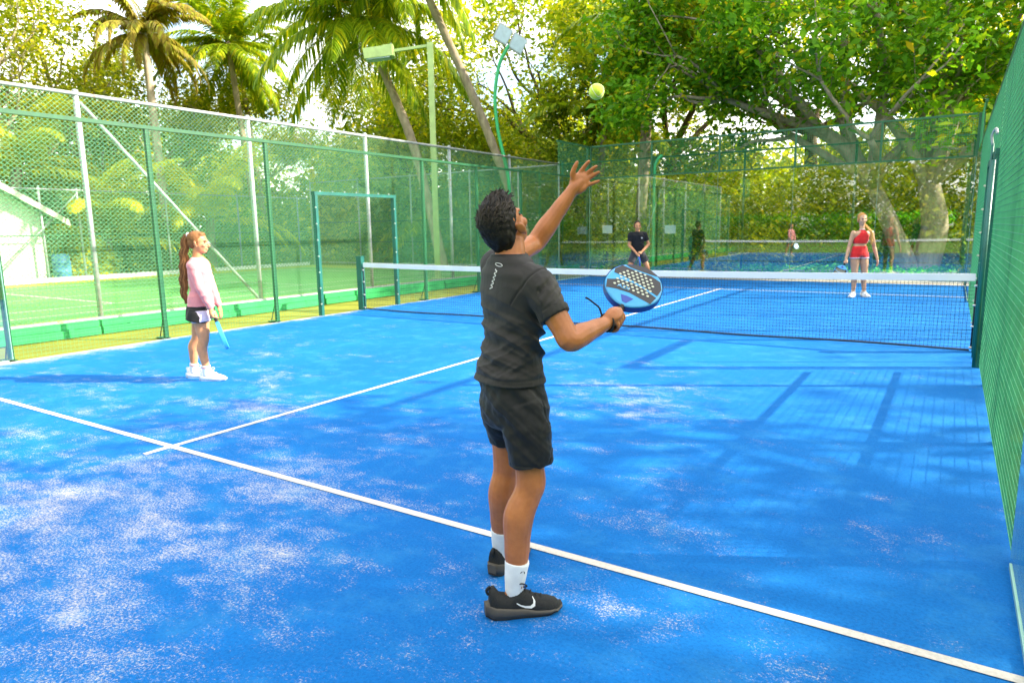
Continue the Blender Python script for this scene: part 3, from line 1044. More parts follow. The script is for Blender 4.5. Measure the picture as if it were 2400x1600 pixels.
PALM_G = "coconut palms beyond the courts"
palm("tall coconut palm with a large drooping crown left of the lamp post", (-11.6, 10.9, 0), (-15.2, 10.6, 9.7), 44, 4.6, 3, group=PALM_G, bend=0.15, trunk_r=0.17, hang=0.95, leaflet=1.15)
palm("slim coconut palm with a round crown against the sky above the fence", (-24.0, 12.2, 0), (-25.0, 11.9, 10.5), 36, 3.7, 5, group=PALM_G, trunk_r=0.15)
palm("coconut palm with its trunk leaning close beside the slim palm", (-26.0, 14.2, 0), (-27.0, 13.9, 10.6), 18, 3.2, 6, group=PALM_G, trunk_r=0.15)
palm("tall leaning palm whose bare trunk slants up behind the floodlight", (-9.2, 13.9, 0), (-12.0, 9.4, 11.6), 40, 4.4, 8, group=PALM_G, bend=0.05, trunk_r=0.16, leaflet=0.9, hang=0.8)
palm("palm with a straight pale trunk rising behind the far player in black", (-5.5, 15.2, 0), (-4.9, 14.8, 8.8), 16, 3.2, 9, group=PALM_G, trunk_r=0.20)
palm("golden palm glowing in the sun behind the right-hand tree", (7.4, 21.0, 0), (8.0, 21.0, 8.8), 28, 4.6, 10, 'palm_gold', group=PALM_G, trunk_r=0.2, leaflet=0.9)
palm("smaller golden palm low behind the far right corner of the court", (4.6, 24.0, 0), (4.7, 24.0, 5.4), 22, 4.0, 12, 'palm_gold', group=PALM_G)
palm("drooping palm in the shade above the far left corner of the glass", (-8.2, 17.0, 0), (-7.6, 16.6, 6.2), 20, 3.6, 13, group=PALM_G, trunk_r=0.17)
YP = "young palms behind the tennis court"
yc = ((1.25, 1.3), (0.95, 1.7), (0.6, 1.8), (0.25, 1.5))
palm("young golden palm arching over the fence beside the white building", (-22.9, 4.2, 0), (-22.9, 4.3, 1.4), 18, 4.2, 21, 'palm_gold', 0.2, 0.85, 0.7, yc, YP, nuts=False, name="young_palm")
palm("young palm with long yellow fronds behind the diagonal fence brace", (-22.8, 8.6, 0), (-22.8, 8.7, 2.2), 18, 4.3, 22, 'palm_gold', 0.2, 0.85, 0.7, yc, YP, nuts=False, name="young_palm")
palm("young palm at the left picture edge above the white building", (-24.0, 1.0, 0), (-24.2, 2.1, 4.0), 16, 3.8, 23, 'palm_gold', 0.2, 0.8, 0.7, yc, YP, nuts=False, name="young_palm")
palm("young green palm low behind the far end of the tennis court", (-15.5, 15.5, 0), (-15.5, 15.5, 1.8), 16, 3.4, 24, 'palm', 0.2, 0.8, 0.6, yc, YP, nuts=False, name="young_palm")
dr_cls = ((1.2, 1.0), (0.8, 1.7), (0.35, 1.9), (-0.1, 1.6))
palm("dry brown palm with withered fronds and a pale trunk", (-23.9, 7.4, 0), (-24.4, 7.45, 9.9), 40, 3.3, 25, 'brown', 0.17, 0.55, 1.1, dr_cls, None, nuts=False, name="dry_palm", bk='pale')

# ---- broadleaf trees
def limbs_big(paths, tip_every=True):
    def fn(mb, g, tips):
        for pts, rads, fork in paths:
            P = [Vector(p) for p in pts]
            mb.tube(P, list(rads), 10, 5)
            end, dr_ = P[-1], (P[-1] - P[-2]).normalized()
            for i in range(fork):
                a = g.uniform(0, 2 * math.pi)
                u, w, ax = frame(dr_)
                ang = g.uniform(0.3, 1.0)
                nd = ax * math.cos(ang) + (u * math.cos(a) + w * math.sin(a)) * math.sin(ang)
                grow(mb, end, nd, g.uniform(1.6, 2.4), rads[-1] * 0.8, 2, g, tips, split=(2, 3))
            for q in P[1:-1]:
                a = g.uniform(0, 2 * math.pi)
                nd = Vector((math.cos(a), math.sin(a), g.uniform(0.1, 0.9)))
                grow(mb, q, nd, g.uniform(1.4, 2.0), rads[-1] * 0.7, 2, g, tips, split=(2, 3))
    return fn

# leaning tree right of centre, limbs spreading to the left over the far wall
tree("spreading_tree", "big leaning tree whose limbs reach left over the far glass wall", (3.45, 15.4, 0), 2.9, 0.30, 2.6, 2, LG['green'], BK['grey'], 101, per=30, size=0.21, spread=0.75, lean=(-1.15, -0.1), limbs=4, up0=(0.5, 1.2),
     extra=limbs_big([([(-1.15, -0.1, 2.8), (-1.9, -0.3, 3.9), (-2.9, -0.6, 4.6), (-4.0, -1.2, 5.0), (-5.4, -1.8, 5.6)], (0.27, 0.23, 0.18, 0.13, 0.09), 5),
                      ([(-1.15, -0.1, 2.8), (-1.7, -0.2, 3.9), (-2.0, 0.0, 5.2), (-2.1, 0.0, 6.8), (-2.3, 0.1, 8.6)], (0.26, 0.2, 0.16, 0.12, 0.08), 5),
                      ([(-2.4, -0.45, 4.3), (-3.1, -1.2, 5.2), (-3.9, -2.0, 6.4), (-4.8, -2.6, 7.6)], (0.16, 0.13, 0.10, 0.07), 5),
                      ([(-1.15, -0.1, 2.8), (-0.9, -1.0, 4.4), (-0.8, -2.0, 5.8), (-1.0, -2.8, 7.2)], (0.2, 0.16, 0.11, 0.07), 5),
                      ([(-1.9, -0.3, 3.9), (-3.6, 0.8, 5.4), (-5.6, 1.6, 6.8), (-7.2, 2.0, 7.8)], (0.18, 0.14, 0.10, 0.07), 5),
                      ([(-1.7, -0.2, 3.9), (-2.8, 0.6, 6.2), (-4.4, 1.2, 8.0), (-6.0, 1.6, 9.2)], (0.18, 0.13, 0.10, 0.07), 5)]))
tree("spreading_tree", "big pale-barked tree forking low behind the woman in red", (3.95, 15.9, 0), 2.7, 0.44, 2.6, 2, LG['green'], BK['pale'], 108, per=30, size=0.21, spread=0.75, lean=(-0.05, 0.0), limbs=4, up0=(0.6, 1.2),
     extra=limbs_big([([(-0.05, 0, 2.6), (0.3, 0, 3.9), (0.6, 0.2, 5.2), (1.1, 0.4, 6.5), (2.0, 0.3, 7.6)], (0.28, 0.22, 0.17, 0.13, 0.09), 5),
                      ([(-0.05, 0, 2.6), (-0.6, -0.2, 3.8), (-1.5, -0.8, 5.0), (-2.6, -1.4, 6.0)], (0.24, 0.19, 0.14, 0.09), 5),
                      ([(0.3, 0, 3.9), (0.2, -0.9, 5.4), (0.2, -1.8, 6.8), (0.1, -2.6, 8.2)], (0.18, 0.14, 0.10, 0.07), 5),
                      ([(0.6, 0.2, 5.2), (1.8, -0.6, 6.2), (3.0, -1.4, 6.8), (4.2, -2.0, 7.6)], (0.15, 0.12, 0.09, 0.06), 5),
                      ([(-0.05, 0, 2.6), (0.0, 0.6, 4.6), (-0.3, 1.0, 6.6), (-0.6, 1.2, 8.4)], (0.22, 0.17, 0.12, 0.08), 5)]))
BT = "broadleaf trees behind the courts"
tree("broadleaf_tree", "olive-green tree spreading behind the tossed ball", (-6.5, 21.5, 0), 5.0, 0.32, 3.8, 3, LG['yellow'], BK['dark'], 120, per=30, size=0.22, spread=1.1, limbs=6, group=BT)
tree("broadleaf_tree", "yellowish tree filling the gap behind the floodlight", (-12.5, 21.5, 0), 5.2, 0.32, 3.8, 3, LG['yellow'], BK['dark'], 131, per=30, size=0.22, spread=1.1, limbs=6, group=BT)
tree("broadleaf_tree", "leafy tree behind the large drooping palm", (-20.5, 19.5, 0), 2.6, 0.26, 2.8, 3, LG['yellow'], BK['dark'], 142, per=40, size=0.22, spread=1.0, limbs=6, group=BT)
tree("broadleaf_tree", "dense dark tree in the middle distance behind the far left corner post", (-9.5, 18.0, 0), 2.0, 0.24, 2.3, 3, LG['olive'], BK['dark'], 153, per=40, size=0.18, spread=0.9, limbs=6, group=BT)
tree("broadleaf_tree", "tall tree behind the gap right of the tossed ball", (-1.0, 24.0, 0), 5.5, 0.34, 3.6, 3, LG['yellow'], BK['dark'], 164, per=36, size=0.22, spread=1.1, limbs=5, group=BT)
tree("broadleaf_tree", "bright tree behind the pale forked trunk", (6.8, 27.0, 0), 2.4, 0.26, 2.3, 3, LG['yellow'], BK['dark'], 175, per=38, size=0.22, spread=1.1, limbs=6, group=BT)
tree("sparse_tree", "sparse pale-leaved tree at the top left corner with sky between its twigs", (-27.0, 1.6, 0), 5.0, 0.22, 2.7, 3, LG['sparse'], BK['pale'], 186, per=18, size=0.17, spread=0.85, limbs=6)
tree("broadleaf_tree", "loose leafy tree between the drooping palm and the lamp post", (-16.5, 17.5, 0), 2.2, 0.24, 2.3, 3, LG['yellow'], BK['dark'], 188, per=30, size=0.18, spread=0.9, limbs=6, group=BT)
tree("sparse_tree", "thin-leaved tree between the dry palm and the sparse tree", (-28.0, 5.6, 0), 3.4, 0.2, 2.2, 3, LG['sparse'], BK['pale'], 197, per=14, size=0.17, spread=0.8, limbs=5)
LT = "loose yellow-green trees along the left skyline"
for (x, y, h, r_, sd, pr2, lb) in ((-29.0, 1.5, 5.4, 2.7, 401, 22, "airy yellow-green tree above the white building"), (-30.5, 6.0, 5.8, 2.8, 412, 22, "airy yellow-green tree behind the dry palm"),
                                (-29.5, 10.5, 5.0, 2.4, 423, 24, "low airy tree between the dry palm and the slim palm"), (-30.0, 16.5, 4.0, 2.5, 434, 26, "low airy tree right of the slim palm"),
                                (-24.5, 19.5, 4.2, 2.8, 445, 26, "airy tree left of the large drooping palm"), (-26.5, -2.8, 4.8, 2.3, 456, 20, "airy tree behind the roof ridge at the left edge")):
    tree("airy_tree", lb, (x, y, 0), h, 0.22, r_, 3, LG['sparse'], BK['pale'], sd, per=pr2, size=0.20, spread=0.95, limbs=6, group=LT)
SH = "shade trees outside the right-hand fence"
tree("shade_tree", "leafy shade tree standing outside the right-hand fence, beyond the picture edge", (13.2, -2.6, 0), 4.4, 0.3, 1.9, 3, LG['green'], BK['grey'], 205, per=13, size=0.24, spread=0.9, limbs=6)

# ---- low planting
HB = "shrubs along the far fences"
k = 0
for (x, y, rx, ry, rz_, lm, sz, lb) in (
        (-22.9, 6.2, 1.3, 1.3, 2.0, 'olive', 0.16, "rounded shrub behind the low fence left of the girl"),
        (-23.0, 10.4, 1.8, 1.6, 2.6, 'green', 0.16, "tall green shrub behind the girl's ponytail side of the court"),
        (-18.8, 15.2, 2.2, 1.5, 3.0, 'green', 0.16, "broad green shrub at the far corner of the tennis court"),
        (-13.0, 15.0, 2.2, 1.4, 3.2, 'olive', 0.16, "dark shrub behind the doorway frame"),
        (-9.8, 15.4, 1.9, 1.4, 3.4, 'green', 0.16, "tall shrub behind the man's raised arm"),
        (-6.6, 14.6, 1.6, 1.2, 2.6, 'olive', 0.15, "shaded shrub behind the left notice board"),
        (-4.0, 15.8, 1.8, 1.3, 2.6, 'green', 0.15, "leafy shrub behind the right notice board"),
        (-1.2, 16.6, 1.6, 1.2, 1.5, 'yellow', 0.15, "yellow-green shrub beside the clipped hedge"),
        (6.4, 16.4, 1.8, 1.3, 1.8, 'yellow', 0.15, "yellow-green shrub right of the forked tree"),
        (8.6, 18.4, 2.0, 1.4, 2.2, 'yellow', 0.16, "tall bright shrub at the right end of the far fence"),
        (-22.2, 1.6 + 1.6, 0.7, 0.7, 1.5, 'palm_gold', 0.20, "yellow croton bush beside the blue drum"),
        (-4.7, 11.9, 0.35, 0.35, 0.9, 'yellow', 0.12, "small yellow shrub on the sand behind the far glass"),
        (-1.7, 12.1, 0.40, 0.40, 0.8, 'yellow', 0.12, "small green shrub behind the middle of the far glass"),
        (5.6, 12.2, 0.5, 0.4, 0.7, 'green', 0.12, "small shrub beside the sandy path on the right")):
    bush("shrub", lb, (x, y, 0), (rx, ry, rz_), int(40 + 60 * rx * rz_ / 2.0), sz, LG[lm], 300 + k, HB, per=46, spread=0.42)
    k += 1
bush("clipped_hedge", "bright green clipped hedge behind the far glass wall", (0.4, 17.6, 0), (4.2, 0.7, 1.7), 560, 0.10, LG['hedge'], 350, None, "hedge", 10, 46, 0.26, 0.6, True)

def mass(name, label, cat, pts, spread, per, size, leafm, seed):
    o = link(name, leaves(name, pts, spread, per, size, seed, 0.8, 0.55), None, leafm)
    tag(o, label, cat, kind="stuff")
g = np.random.default_rng(77)
pts = []
for i in range(3000):
    a = g.uniform(R(-180), R(180))
    d_ = g.uniform(40, 50) if R(-95) < a < R(40) else g.uniform(22, 30)
    h = 2.6 + 2.0 * math.sin(a * 9) + 1.2 * math.sin(a * 23)
    pts.append((4.67 + d_ * math.sin(a), -9.6 + d_ * math.cos(a), g.uniform(0.2, max(1.5, (4.2 if R(-95) < a < R(40) else 7.0) + h))))
mass("distant_woodland", "dense mass of foliage far behind the courts", "woodland", pts, 1.6, 70, 0.42, LG['yellow'], 78)
pts = []
for i in range(1700):
    x = g.uniform(-30, 14)
    pts.append((x, g.uniform(18.5, 22.5), g.uniform(0.1, 3.9 + 1.2 * math.sin(x * 1.3))))
for i in range(900):
    y = g.uniform(-8, 18)
    pts.append((g.uniform(-30.0, -26.0) - (3.5 if y < 2.5 else 0), y, g.uniform(0.1, 5.6 + 1.3 * math.sin(y * 1.1) - max(0, y - 9) * 0.22)))
mass("undergrowth", "tangled undergrowth filling the ground between the trees", "undergrowth", pts, 0.8, 54, 0.22, LG['yellow'], 79)
pts = np.stack([g.uniform(-6, 13, 2200), g.uniform(11.6, 16.5, 2200), np.full(2200, 0.03)], 1)
mass("grass", "rough grass growing around the far fence", "grass", pts, 0.16, 8, 0.13, LG['hedge'], 80)

# ------------------------------------------------------------------ people
def skin_mat(name, c, c2):
    m = Mat(name)
    cc = m.ramp(m.noise(11, 7, 0.7), [(0.28, tuple(x * 0.8 for x in c2)), (0.45, c2), (0.72, c)])
    m.set(Base_Color=cc, Roughness=0.43)
    m.b.inputs["Subsurface Weight"].default_value = 0.12
    m.b.inputs["Subsurface Radius"].default_value = (0.02, 0.008, 0.004)
    m.b.inputs["Subsurface Scale"].default_value = 0.5
    m.b.inputs["Specular IOR Level"].default_value = 0.4
    m.bump(m.noise(60, 6, 0.7), 0.22, 0.004)
    return m.m
def cloth_mat(name, c, rough=0.75, sheen=0.3, wr=0.35):
    m = Mat(name)
    n1 = m.noise(9, 5, 0.6)
    cc = m.ramp(n1, [(0.3, tuple(x * 0.86 for x in c)), (0.7, tuple(min(1, x * 1.12) for x in c))])
    m.set(Base_Color=cc, Roughness=rough)
    m.b.inputs["Sheen Weight"].default_value = sheen
    m.b.inputs["Specular IOR Level"].default_value = 0.25
    m.bump(m.noise(28, 5, 0.6), wr, 0.006)
    return m.m
SK = {'tan': skin_mat("tan_skin", (0.50, 0.178, 0.056), (0.40, 0.135, 0.040)), 'fair': skin_mat("fair_skin", (0.64, 0.30, 0.145), (0.56, 0.25, 0.115)),
      'pale': skin_mat("pale_skin", (0.56, 0.32, 0.21), (0.50, 0.27, 0.165)), 'mid': skin_mat("mid_skin", (0.55, 0.25, 0.13), (0.48, 0.21, 0.10))}
CL = {'charcoal': cloth_mat("charcoal_jersey", (0.025, 0.0222, 0.0195), 0.68, 0.06), 'shorts': cloth_mat("black_shorts", (0.0105, 0.0100, 0.0095), 0.6, 0.06), 'black': cloth_mat("black_jersey", (0.005, 0.0055, 0.008), 0.75, 0.1),
      'pink': cloth_mat("pink_jersey", (0.70, 0.25, 0.26)), 'red': cloth_mat("red_fabric", (0.62, 0.012, 0.014)), 'white': cloth_mat("white_knit", (0.72, 0.72, 0.70)),
      'lilac': cloth_mat("pale_lilac_fabric", (0.62, 0.52, 0.66)), 'grey': cloth_mat("dark_grey_shorts", (0.03, 0.031, 0.038))}
HR = {}
def hair_mat(name, a, b, rough=0.6):
    m = Mat(name)
    g_ = m.n("ShaderNodeNewGeometry")
    c_ = m.ramp(g_.outputs["Random Per Island"], [(0.0, a), (1.0, b)])
    m.set(Base_Color=c_, Roughness=rough)
    m.b.inputs["Specular IOR Level"].default_value = 0.22
    m.bump(m.noise(220, 3, 0.6, m.mapped((1, 1, 0.3))), 0.3, 0.003)
    return m.m
HR['black'] = hair_mat("black_hair", (0.003, 0.0026, 0.0022), (0.040, 0.030, 0.021))
HR['brown'] = hair_mat("brown_hair", (0.13, 0.052, 0.018), (0.38, 0.17, 0.06))
HR['blonde'] = hair_mat("blonde_hair", (0.42, 0.20, 0.055), (0.66, 0.36, 0.11))
SO = {'black': plain("black_shoe_mesh", (0.008, 0.008, 0.007), 0.8, 0, 0.35, 90, 0.5, 240), 'sole': plain("dark_midsole", (0.075, 0.063, 0.048), 0.7, 0, 0.15, 12),
      'rubber': plain("outsole_rubber", (0.012, 0.012, 0.012), 0.8), 'white': plain("white_shoe", (0.74, 0.73, 0.72), 0.6, 0, 0.06, 20, 0.2, 90), 'emblem': plain("white_emblem", (0.72, 0.70, 0.66), 0.5, 0, 0.04),
      'cord': plain("black_cord", (0.008, 0.008, 0.008), 0.7), 'eye': plain("dark_eye", (0.02, 0.012, 0.008), 0.2), 'sock': CL['white']}
dg_cache = None
def sculpt(name, mb, voxel, smooth, mat, parent, wrinkle=None, factor=0.5):
    """fuse overlapping shapes into one continuous skin, relax it, then press folds into it"""
    tmp = bpy.data.objects.new("tmp", mb.mesh("tmp"))
    col.objects.link(tmp)
    r_ = tmp.modifiers.new("r", 'REMESH')
    r_.mode = 'VOXEL'; r_.voxel_size = voxel; r_.adaptivity = 0
    s_ = tmp.modifiers.new("s", 'SMOOTH')
    s_.factor = factor; s_.iterations = smooth
    dg = bpy.context.evaluated_depsgraph_get()
    me = bpy.data.meshes.new_from_object(tmp.evaluated_get(dg))
    old = tmp.data
    bpy.data.objects.remove(tmp)
    bpy.data.meshes.remove(old)
    me.name = name
    me.materials.clear()
    n = len(me.vertices)
    if wrinkle is not None:
        co = np.zeros(n * 3, dtype=np.float32); me.vertices.foreach_get("co", co); co = co.reshape(-1, 3)
        no = np.zeros(n * 3, dtype=np.float32); me.vertices.foreach_get("normal", no); no = no.reshape(-1, 3)
        d = np.array([wrinkle(Vector(c_), Vector(n_)) for c_, n_ in zip(co.tolist(), no.tolist())], dtype=np.float32)
        co = co + no * d[:, None]
        me.vertices.foreach_set("co", co.ravel())
    me.polygons.foreach_set("use_smooth", np.ones(len(me.polygons), dtype=bool))
    me.update()
    return link(name, me, parent, mat)

def section(c, rv, fv, w, d, n=28, e=2.3):
    """rounded-oblong ring about c: half width w along rv, half depth d along fv"""
    out = []
    for k in range(n):
        a = 2 * math.pi * k / n
        ca, sa = math.cos(a), math.sin(a)
        x = math.copysign(abs(ca) ** (2 / e), ca); y = math.copysign(abs(sa) ** (2 / e), sa)
        out.append(Vector(c) + rv * (w * x) + fv * (d * y))
    return out

def loft(mb, secs, rv, fv, n=28, e=2.3, sub=4):
    """secs: (centre, half width, half depth)"""
    C = [Vector(s[0]) for s in secs]
    Cw, W = catmull(C, [s[1] for s in secs], sub)
    _, D = catmull(C, [s[2] for s in secs], sub)
    mb.rings([section(c, rv, fv, w, d, n, e) for c, w, d in zip(Cw, W, D)])

def head_shapes(mb, H, k=1.0):
    """H: 4x4 placing the head (face towards +Y, crown +Z)"""
    R3 = H.to_3x3()
    def E(c, r, rot=None):
        mb.ell(H @ (Vector(c) * k), tuple(x * k for x in r), R3 if rot is None else R3 @ rot, 20, 14)
    E((0, -0.012, 0.032), (0.075, 0.094, 0.086))
    E((0, 0.022, -0.030), (0.062, 0.066, 0.084))
    E((0, 0.050, -0.088), (0.036, 0.032, 0.026))
    E((0, 0.020, -0.070), (0.054, 0.052, 0.040))
    E((0, 0.078, 0.020), (0.046, 0.016, 0.011))
    for s in (-1, 1):
        E((s * 0.040, 0.060, -0.030), (0.022, 0.024, 0.022))
        E((s * 0.085, -0.010, -0.010), (0.008, 0.019, 0.031), Matrix.Rotation(R(12), 3, 'X') @ Matrix.Rotation(R(-30 * s), 3, 'Z'))
        E((s * 0.081, 0.004, -0.038), (0.008, 0.010, 0.012))
    mb.tube([H @ (Vector(p) * k) for p in ((0, 0.084, 0.010), (0, 0.096, -0.014), (0, 0.108, -0.034))], [0.008 * k, 0.010 * k, 0.013 * k], 8, 3, round_caps=True)
    E((0, 0.098, -0.042), (0.017, 0.010, 0.008))
    E((0, 0.084, -0.062), (0.024, 0.011, 0.006))
    E((0, 0.082, -0.071), (0.021, 0.011, 0.007))

def eyes(H, parent, k=1.0, brows=True):
    for s in (-1, 1):
        MB().ell(H @ (Vector((s * 0.031, 0.076, 0.002)) * k), (0.012 * k, 0.006 * k, 0.0055 * k), H.to_3x3(), 10, 8).build("eye", SO['eye'], parent)
        if brows: MB().ell(H @ (Vector((s * 0.031, 0.0845, 0.022)) * k), (0.017 * k, 0.0045 * k, 0.0035 * k), H.to_3x3(), 10, 6).build("eyebrow", SO['eye'], parent)

def headframe(c, face, roll=0.0, upv=(0, 0, 1)):
    y = Vector(face).normalized()
    x = y.cross(Vector(upv)).normalized()
    z = x.cross(y)
    m = Matrix((x, y, z)).transposed().to_4x4()
    m = Matrix.Translation(c) @ m @ Matrix.Rotation(roll, 4, 'Y')
    return m

def limb(mb, pts, rad, n=14, sub=5):
    mb.tube(pts, rad, n, sub, round_caps=True)

def leg(mb, hip, knee, ankle, toe_dir, k=1.0, th=0.082, kn=0.056, cf=0.056, an=0.036):
    hip, knee, ankle = Vector(hip), Vector(knee), Vector(ankle)
    bk = -Vector(toe_dir).normalized()
    limb(mb, [hip, hip.lerp(knee, 0.35), hip.lerp(knee, 0.75), knee, knee.lerp(ankle, 0.12) + bk * 0.006, knee.lerp(ankle, 0.32) + bk * 0.027, knee.lerp(ankle, 0.60) + bk * 0.015, knee.lerp(ankle, 0.88), ankle],
         [th * 0.95 * k, th * k, th * 0.80 * k, kn * k, kn * 0.94 * k, cf * k, cf * 0.84 * k, an * 1.06 * k, an * k], 16)
    f = Vector(toe_dir).normalized()
    limb(mb, [ankle - f * 0.015 + Vector((0, 0, -0.03)), ankle + f * 0.03 + Vector((0, 0, -0.060)), ankle + f * 0.09 + Vector((0, 0, -0.072))], [0.026 * k, 0.017 * k, 0.012 * k], 10, 3)

def arm(mb, s, e, w, k=1.0, up_=0.047, el=0.039, fo=0.041, wr=0.026):
    s, e, w = Vector(s), Vector(e), Vector(w)
    limb(mb, [s, s.lerp(e, 0.45), s.lerp(e, 0.8), e, e.lerp(w, 0.28), e.lerp(w, 0.65), w], [up_ * 1.12 * k, up_ * k, up_ * 0.9 * k, el * k, fo * k, fo * 0.80 * k, wr * k], 14)

def grip(mb, wrist, c, axis, palm_dir, k=1.0, hr=0.017, thumb=True):
    """a hand closed round a handle: axis = along the handle towards the thumb side, palm_dir = from the handle to the back of the hand"""
    a = Vector(axis).normalized()
    p = Vector(palm_dir); p = (p - a * p.dot(a)).normalized()
    q = a.cross(p)
    c, wrist = Vector(c), Vector(wrist)
    pc = c + p * (hr + 0.013 * k)
    m3 = Matrix((a, q, p)).transposed()
    mb.ell(pc, (0.044 * k, 0.034 * k, 0.018 * k), m3, 14, 10)
    limb(mb, [wrist, wrist.lerp(pc, 0.5), pc], [0.026 * k, 0.030 * k, 0.026 * k], 12, 3)
    for i, (s, L, r_) in enumerate(((0.030, 1.0, 0.0095), (0.010, 1.05, 0.0098), (-0.010, 1.0, 0.0094), (-0.030, 0.86, 0.0084))):
        pts = []
        for t in np.linspace(0, 1, 7):
            an_ = R(35) + t * R(235) * L
            rr = hr + 0.010 * k
            pts.append(c + a * (s * k) + p * (math.cos(an_) * rr) + q * (math.sin(an_) * rr))
        limb(mb, [c + a * (s * k) + p * (hr + 0.016 * k) + q * 0.012] + pts, [r_ * 1.1 * k] + [r_ * k * (1.0 - 0.12 * t) for t in np.linspace(0, 1, 7)], 8, 2)
    if thumb:
        pts = []
        for t in np.linspace(0, 1, 5):
            an_ = R(-30) - t * R(120)
            rr = hr + 0.011 * k
            pts.append(c + a * ((0.030 + 0.030 * t) * k) + p * (math.cos(an_) * rr) + q * (math.sin(an_) * rr))
        limb(mb, [pc - q * 0.02 - a * 0.01] + pts, [0.014 * k] + [0.0108 * k * (1 - 0.15 * t) for t in np.linspace(0, 1, 5)], 8, 2)

def relaxed_hand(mb, wrist, d, palm_n, k=1.0, side_=1):
    """a loosely hanging hand: d = down the fingers, palm_n = out of the palm"""
    d = Vector(d).normalized(); n_ = Vector(palm_n); n_ = (n_ - d * n_.dot(d)).normalized()
    x = d.cross(n_) * side_
    w = Vector(wrist)
    pc = w + d * 0.055 * k
    m3 = Matrix((x, d, n_)).transposed()
    mb.ell(pc, (0.038 * k, 0.050 * k, 0.016 * k), m3, 12, 8)
    limb(mb, [w - d * 0.01, pc], [0.026 * k, 0.024 * k], 10, 2)
    for s, L in ((0.027, 0.068), (0.009, 0.078), (-0.009, 0.073), (-0.026, 0.058)):
        b = pc + d * 0.040 * k + x * s * k
        limb(mb, [b, b + d * L * 0.5 * k + n_ * 0.008 * k, b + d * L * 0.85 * k + n_ * 0.026 * k], [0.0095 * k, 0.0090 * k, 0.0075 * k], 8, 3)
    b = pc + x * 0.034 * k - d * 0.02 * k
    limb(mb, [b - x * 0.01, b + d * 0.03 * k + x * 0.014 * k + n_ * 0.012, b + d * 0.062 * k + x * 0.012 * k + n_ * 0.022], [0.013 * k, 0.0115 * k, 0.0085 * k], 8, 3)

# ---- shoes (built pointing along +X, heel near x = 0)
def lerp_tab(tab, x):
    for (x0, y0), (x1, y1) in zip(tab, tab[1:]):
        if x <= x1:
            t = 0 if x1 == x0 else (x - x0) / (x1 - x0)
            t = max(0, min(1, t)); t = t * t * (3 - 2 * t)
            return y0 + (y1 - y0) * t
    return tab[-1][1]
SW = [(0.0, 0.026), (0.02, 0.036), (0.06, 0.041), (0.12, 0.040), (0.18, 0.044), (0.23, 0.045), (0.265, 0.036), (0.285, 0.018)]
SH_T = [(0.0, 0.112), (0.015, 0.122), (0.045, 0.090), (0.075, 0.084), (0.10, 0.106), (0.115, 0.110), (0.15, 0.088), (0.19, 0.068), (0.23, 0.057), (0.265, 0.047), (0.285, 0.030)]
SB = [(0.0, 0.056), (0.03, 0.050), (0.12, 0.040), (0.2, 0.026), (0.285, 0.020)]
def side_y(x, z):
    w = lerp_tab(SW, x); zb = lerp_tab(SB, x) - 0.01; zt = lerp_tab(SH_T, x)
    t = max(0, min(1, (z - zb) / max(1e-4, zt - zb)))
    return w * (1 - t ** 3.2 * 0.62) * (1.0)
